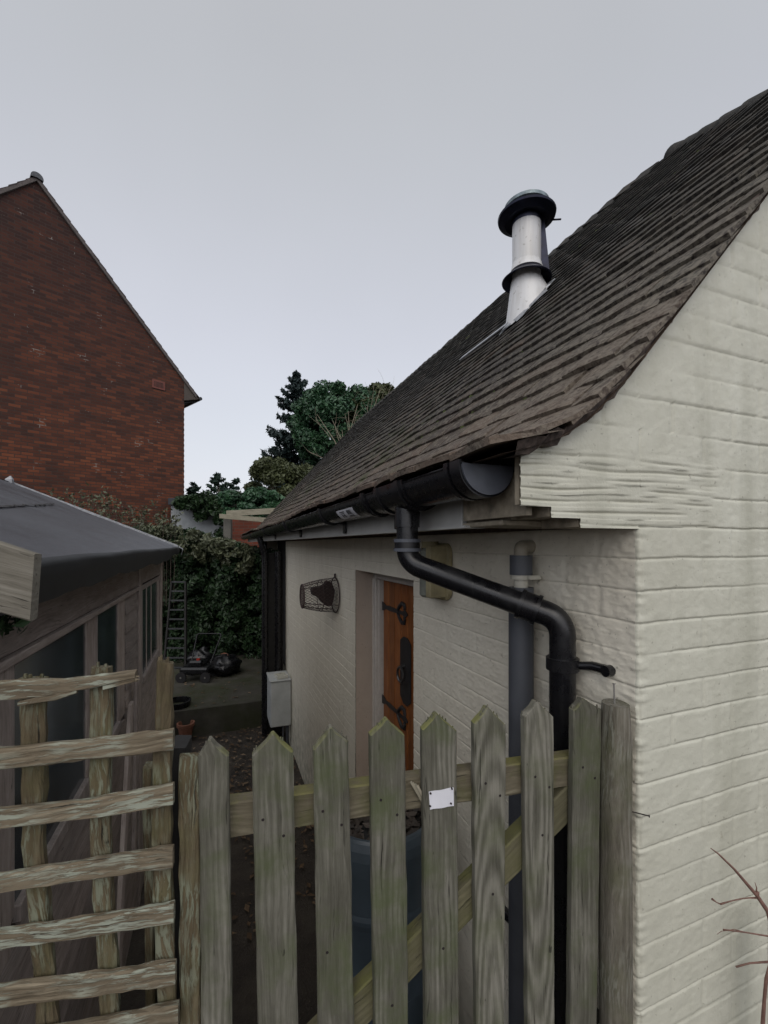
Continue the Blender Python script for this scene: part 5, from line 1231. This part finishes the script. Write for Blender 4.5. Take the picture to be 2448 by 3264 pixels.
# wire basket fixed to the wall by its mouth
bk = empty('wire_basket', (WX, 3.32, -.40), 'rusty mesh basket hung sideways on the painted side wall left of the door', 'basket')
bc = Vector((WX - .012, 3.42, -.41)); rA, rB, bl = .142, .092, .265; n = 40
def brad(u): return rA + (rB - rA) * (u ** .8) + .012 * math.sin(u * PI)
ce = bc + Vector((-bl, 0, .0))
def bp(u, a): q = bc.lerp(ce, u); r = brad(u); return q + Vector((0, math.cos(a) * r, math.sin(a) * r))
m = MB()
for u, rr in ((0, .0050), (1, .0060)): m.tube([bp(u, 2 * PI * k / 32) for k in range(33)], rr, 7)
for k in range(4): m.tube([bp(u / 8, k * PI / 2 + .5) for u in range(9)], .0035, 6)
m.tube([bp(.45, 2 * PI * k / 32) for k in range(33)], .0028, 6)
m.tube([bc + Vector((0, 0, rA)), bc + Vector((0, 0, rA + .03))], .008, 8); m.build('hoop', MAT['rust'], bk)
m = MB(); nn_ = 30
for k in range(nn_):
    for sg in (1, -1): m.tube([bp(u / 10, 2 * PI * k / nn_ + sg * u / 10 * 1.5) for u in range(11)], .0011, 4, cap=False)
for k in range(-6, 7):
    h_ = math.sqrt(max(0, 1 - (k / 7) ** 2)) * rB; m.tube([ce + Vector((0, k / 7 * rB, -h_)), ce + Vector((0, k / 7 * rB, h_))], .0012, 4); m.tube([ce + Vector((0, -h_, k / 7 * rB)), ce + Vector((0, h_, k / 7 * rB))], .0012, 4)
m.build('mesh', MAT['rust'], bk)
m = MB(); rr_ = random.Random(2); ctr = bc + Vector((-.10, -.03, .02)); pl = [(-.10, .03), (-.085, .05), (-.045, .045), (.005, .07), (.03, .10), (.06, .085), (.085, .02), (.075, -.05), (.06, -.10), (.02, -.10), (-.015, -.07), (-.045, -.03), (-.09, -.01)]
f0 = [ctr + Vector((x, -.03, z)) for x, z in pl]; f1 = [ctr + Vector((x, .05, z)) for x, z in pl]; k = len(pl)
m.add(f0 + f1, [tuple(range(k)), tuple(range(k, 2 * k))[::-1]] + [(i, (i + 1) % k, k + (i + 1) % k, k + i) for i in range(k)]); m.build('liner_remnant', plain('liner_brown', (.030, .020, .018), .95, var=.4, scale=60, bump=.9), bk)

# old wall lamp
wl = empty('wall_lamp', (WX, 1.70, -.12), 'old cream wall lamp with a ribbed jar, behind the sloping black pipe', 'lamp')
y0, y1, z0, z1 = 1.56, 1.82, -.235, .005
def rrect(y0, y1, z0, z1, r, n=6):
    o = []
    for (cy, cz, a0) in ((y1 - r, z1 - r, 0), (y0 + r, z1 - r, PI / 2), (y0 + r, z0 + r, PI), (y1 - r, z0 + r, 3 * PI / 2)):
        for i in range(n + 1): a = a0 + PI / 2 * i / n; o.append((cy + r * math.cos(a), cz + r * math.sin(a)))
    return o
m = MB(); q = rrect(y0, y1, z0, z1, .045); k = len(q)
m.add([(WX - .004, y, z) for y, z in q] + [(WX - .022, y, z) for y, z in q] + [(WX - .026, y0 + .004 + (y - y0) * .97, z * .98 - .002) for y, z in q], [(i, (i + 1) % k, k + (i + 1) % k, k + i) for i in range(k)] + [(k + i, k + (i + 1) % k, 2 * k + (i + 1) % k, 2 * k + i) for i in range(k)] + [tuple(range(2 * k, 3 * k))])
m.build('back_plate', MAT['lampbase'], wl)
m = MB(); m.tube([(WX - .055, 1.66, -.225), (WX - .055, 1.66, -.215), (WX - .055, 1.66, -.03), (WX - .055, 1.66, -.015)], [.035, .045, .045, .03], 20); m.build('glass_jar', MAT['glass_jar'], wl, smooth=True, auto=40)
m = MB(); m.tube([(WX - .055, 1.66, -.015), (WX - .055, 1.66, .012)], .036, 16); m.bx(WX - .10, WX - .02, 1.575, 1.615, -.22, -.005, ch=.004); m.build('lamp_holder', MAT['lampbase'], wl)
m = MB()
for (y, z) in ((1.60, -.02), (1.785, -.02), (1.785, -.20), (1.60, -.20)): m = MB(); m.tube([(WX - .030, y, z), (WX - .020, y, z)], .008, 8); m.build('screw', MAT['screw'], wl)

# water butt behind the gate
wc = Vector((.60, 1.60, 0)); wt = -1.03
wb = empty('water_butt', (wc.x, wc.y, -2.2), 'dark blue grey water butt standing behind the gate', 'water butt')
MAT['butt'] = plain('butt_plastic', (.048, .064, .078), .35, var=.25, scale=5, bump=.05)
m = MB(); lathe(m, wc, Vector((0, 0, 1)), [(.001, -2.2), (.19, -2.2), (.20, -1.90), (.212, -1.88), (.212, -1.85), (.222, -1.6), (.238, -1.58), (.241, -1.50), (.243, -1.32), (.247, -1.30), (.247, -1.285), (.243, -1.27), (.243, -1.14), (.240, -1.09), (.233, -1.06), (.222, wt - .008), (.215, wt), (.205, wt), (.205, wt - .03), (.2, -1.1)], 48); m.build('barrel', MAT['butt'], wb, smooth=True, auto=50)
m = MB(); lathe(m, wc, Vector((0, 0, 1)), [(.001, wt - .045), (.15, wt - .042), (.203, wt - .05)], 40); m.build('lid', MAT['dark'], wb, smooth=True)
rg = np.random.default_rng(33); n = 260; a = rg.uniform(0, 2 * PI, n); r = .19 * np.sqrt(rg.random(n)); C = np.stack([wc.x + r * np.cos(a), wc.y + r * np.sin(a), wt - .035 + rg.random(n) * .02], 1)
tag(leaves('leaf_litter', C, np.tile([0, 0, 2.0], (n, 1)), .028, leafy('litter', [(.015, .012, .010), (.04, .03, .022), (.07, .055, .045)], .8), None, rng=rg, jit=.7), 'dead leaves lying on the lid of the water butt', 'leaf litter', kind='stuff')
m = MB(); 
for dx in (-.13, .13): m.bx(wc.x + dx - .07, wc.x + dx + .07, wc.y - .2, wc.y + .2, GROUND, -2.2, ch=.006)
tag(m.build('block_stand', MAT['conc']), 'pair of concrete blocks carrying the water butt', 'stand')

# twiggy shrub at lower right, by the gable
tw = empty('twiggy_shrub', P(2520, 3264, .98) + Vector((0, 0, -.9)), 'leafless reddish shrub twigs in front of the lower gable wall', 'shrub')
fT = 1.0; tp2 = lambda pts, f=fT: [P(x, y, f) for x, y in pts]
m = MB(); root = tw.location.copy()
m.tube([root, P(2500, 3100, 1.0), P(2448, 2906, 1.0), P(2413, 2855, 1.0), P(2340, 2770, .99), P(2290, 2722, .985), P(2266, 2704, .98)], [.008, .006, .0048, .0042, .0028, .002, .0010], 8)
m.tube(tp2([(2413, 2862), (2390, 2862), (2367, 2864), (2330, 2872), (2296, 2882)]), [.0022, .0015, .0013, .0013, .0020], 6); m.tube(tp2([(2296, 2882), (2284, 2876), (2270, 2866)]), [.0016, .0013, .0028], 6)
m.tube(tp2([(2410, 2850), (2412, 2830), (2406, 2812)]), [.002, .0012, .0006], 6); m.tube(tp2([(2413, 2852), (2416, 2842)]), [.004, .0030], 6)
m.tube([P(2520, 3010, 1.0)] + tp2([(2448, 2984), (2376, 2972), (2305, 2963)]), [.0024, .0018, .0014, .0018], 6); m.tube(tp2([(2376, 2972), (2340, 2962), (2300, 2968), (2285, 2978)]), [.001, .0008, .0007, .0005], 5)
m.tube([P(2520, 3070, 1.02)] + tp2([(2448, 3066), (2390, 3070), (2346, 3082)], 1.02), [.003, .0024, .0018, .0020], 6)
m.tube([root, P(2431, 3264, 1.0), P(2436, 3190, 1.0), P(2442, 3120, 1.0), P(2470, 3020, 1.0)], [.005, .0042, .0036, .0034, .003], 7)
m.build('twigs', MAT['twig'], tw, smooth=True)
m = MB(); m.bar([(P(2480, 3070, 1.05) + Vector((0, 0, -1.2)), W(.014, 0, 0), W(0, .014, 0)), (P(2480, 2960, 1.05), W(.014, 0, 0), W(0, .014, 0)), (P(2480, 2930, 1.05), W(.004, 0, 0), W(0, .01, 0))], ch=.002)
tag(m.build('garden_stake', MAT['rafter']), 'pale pointed stake at the right edge beside the leafless twigs', 'stake')
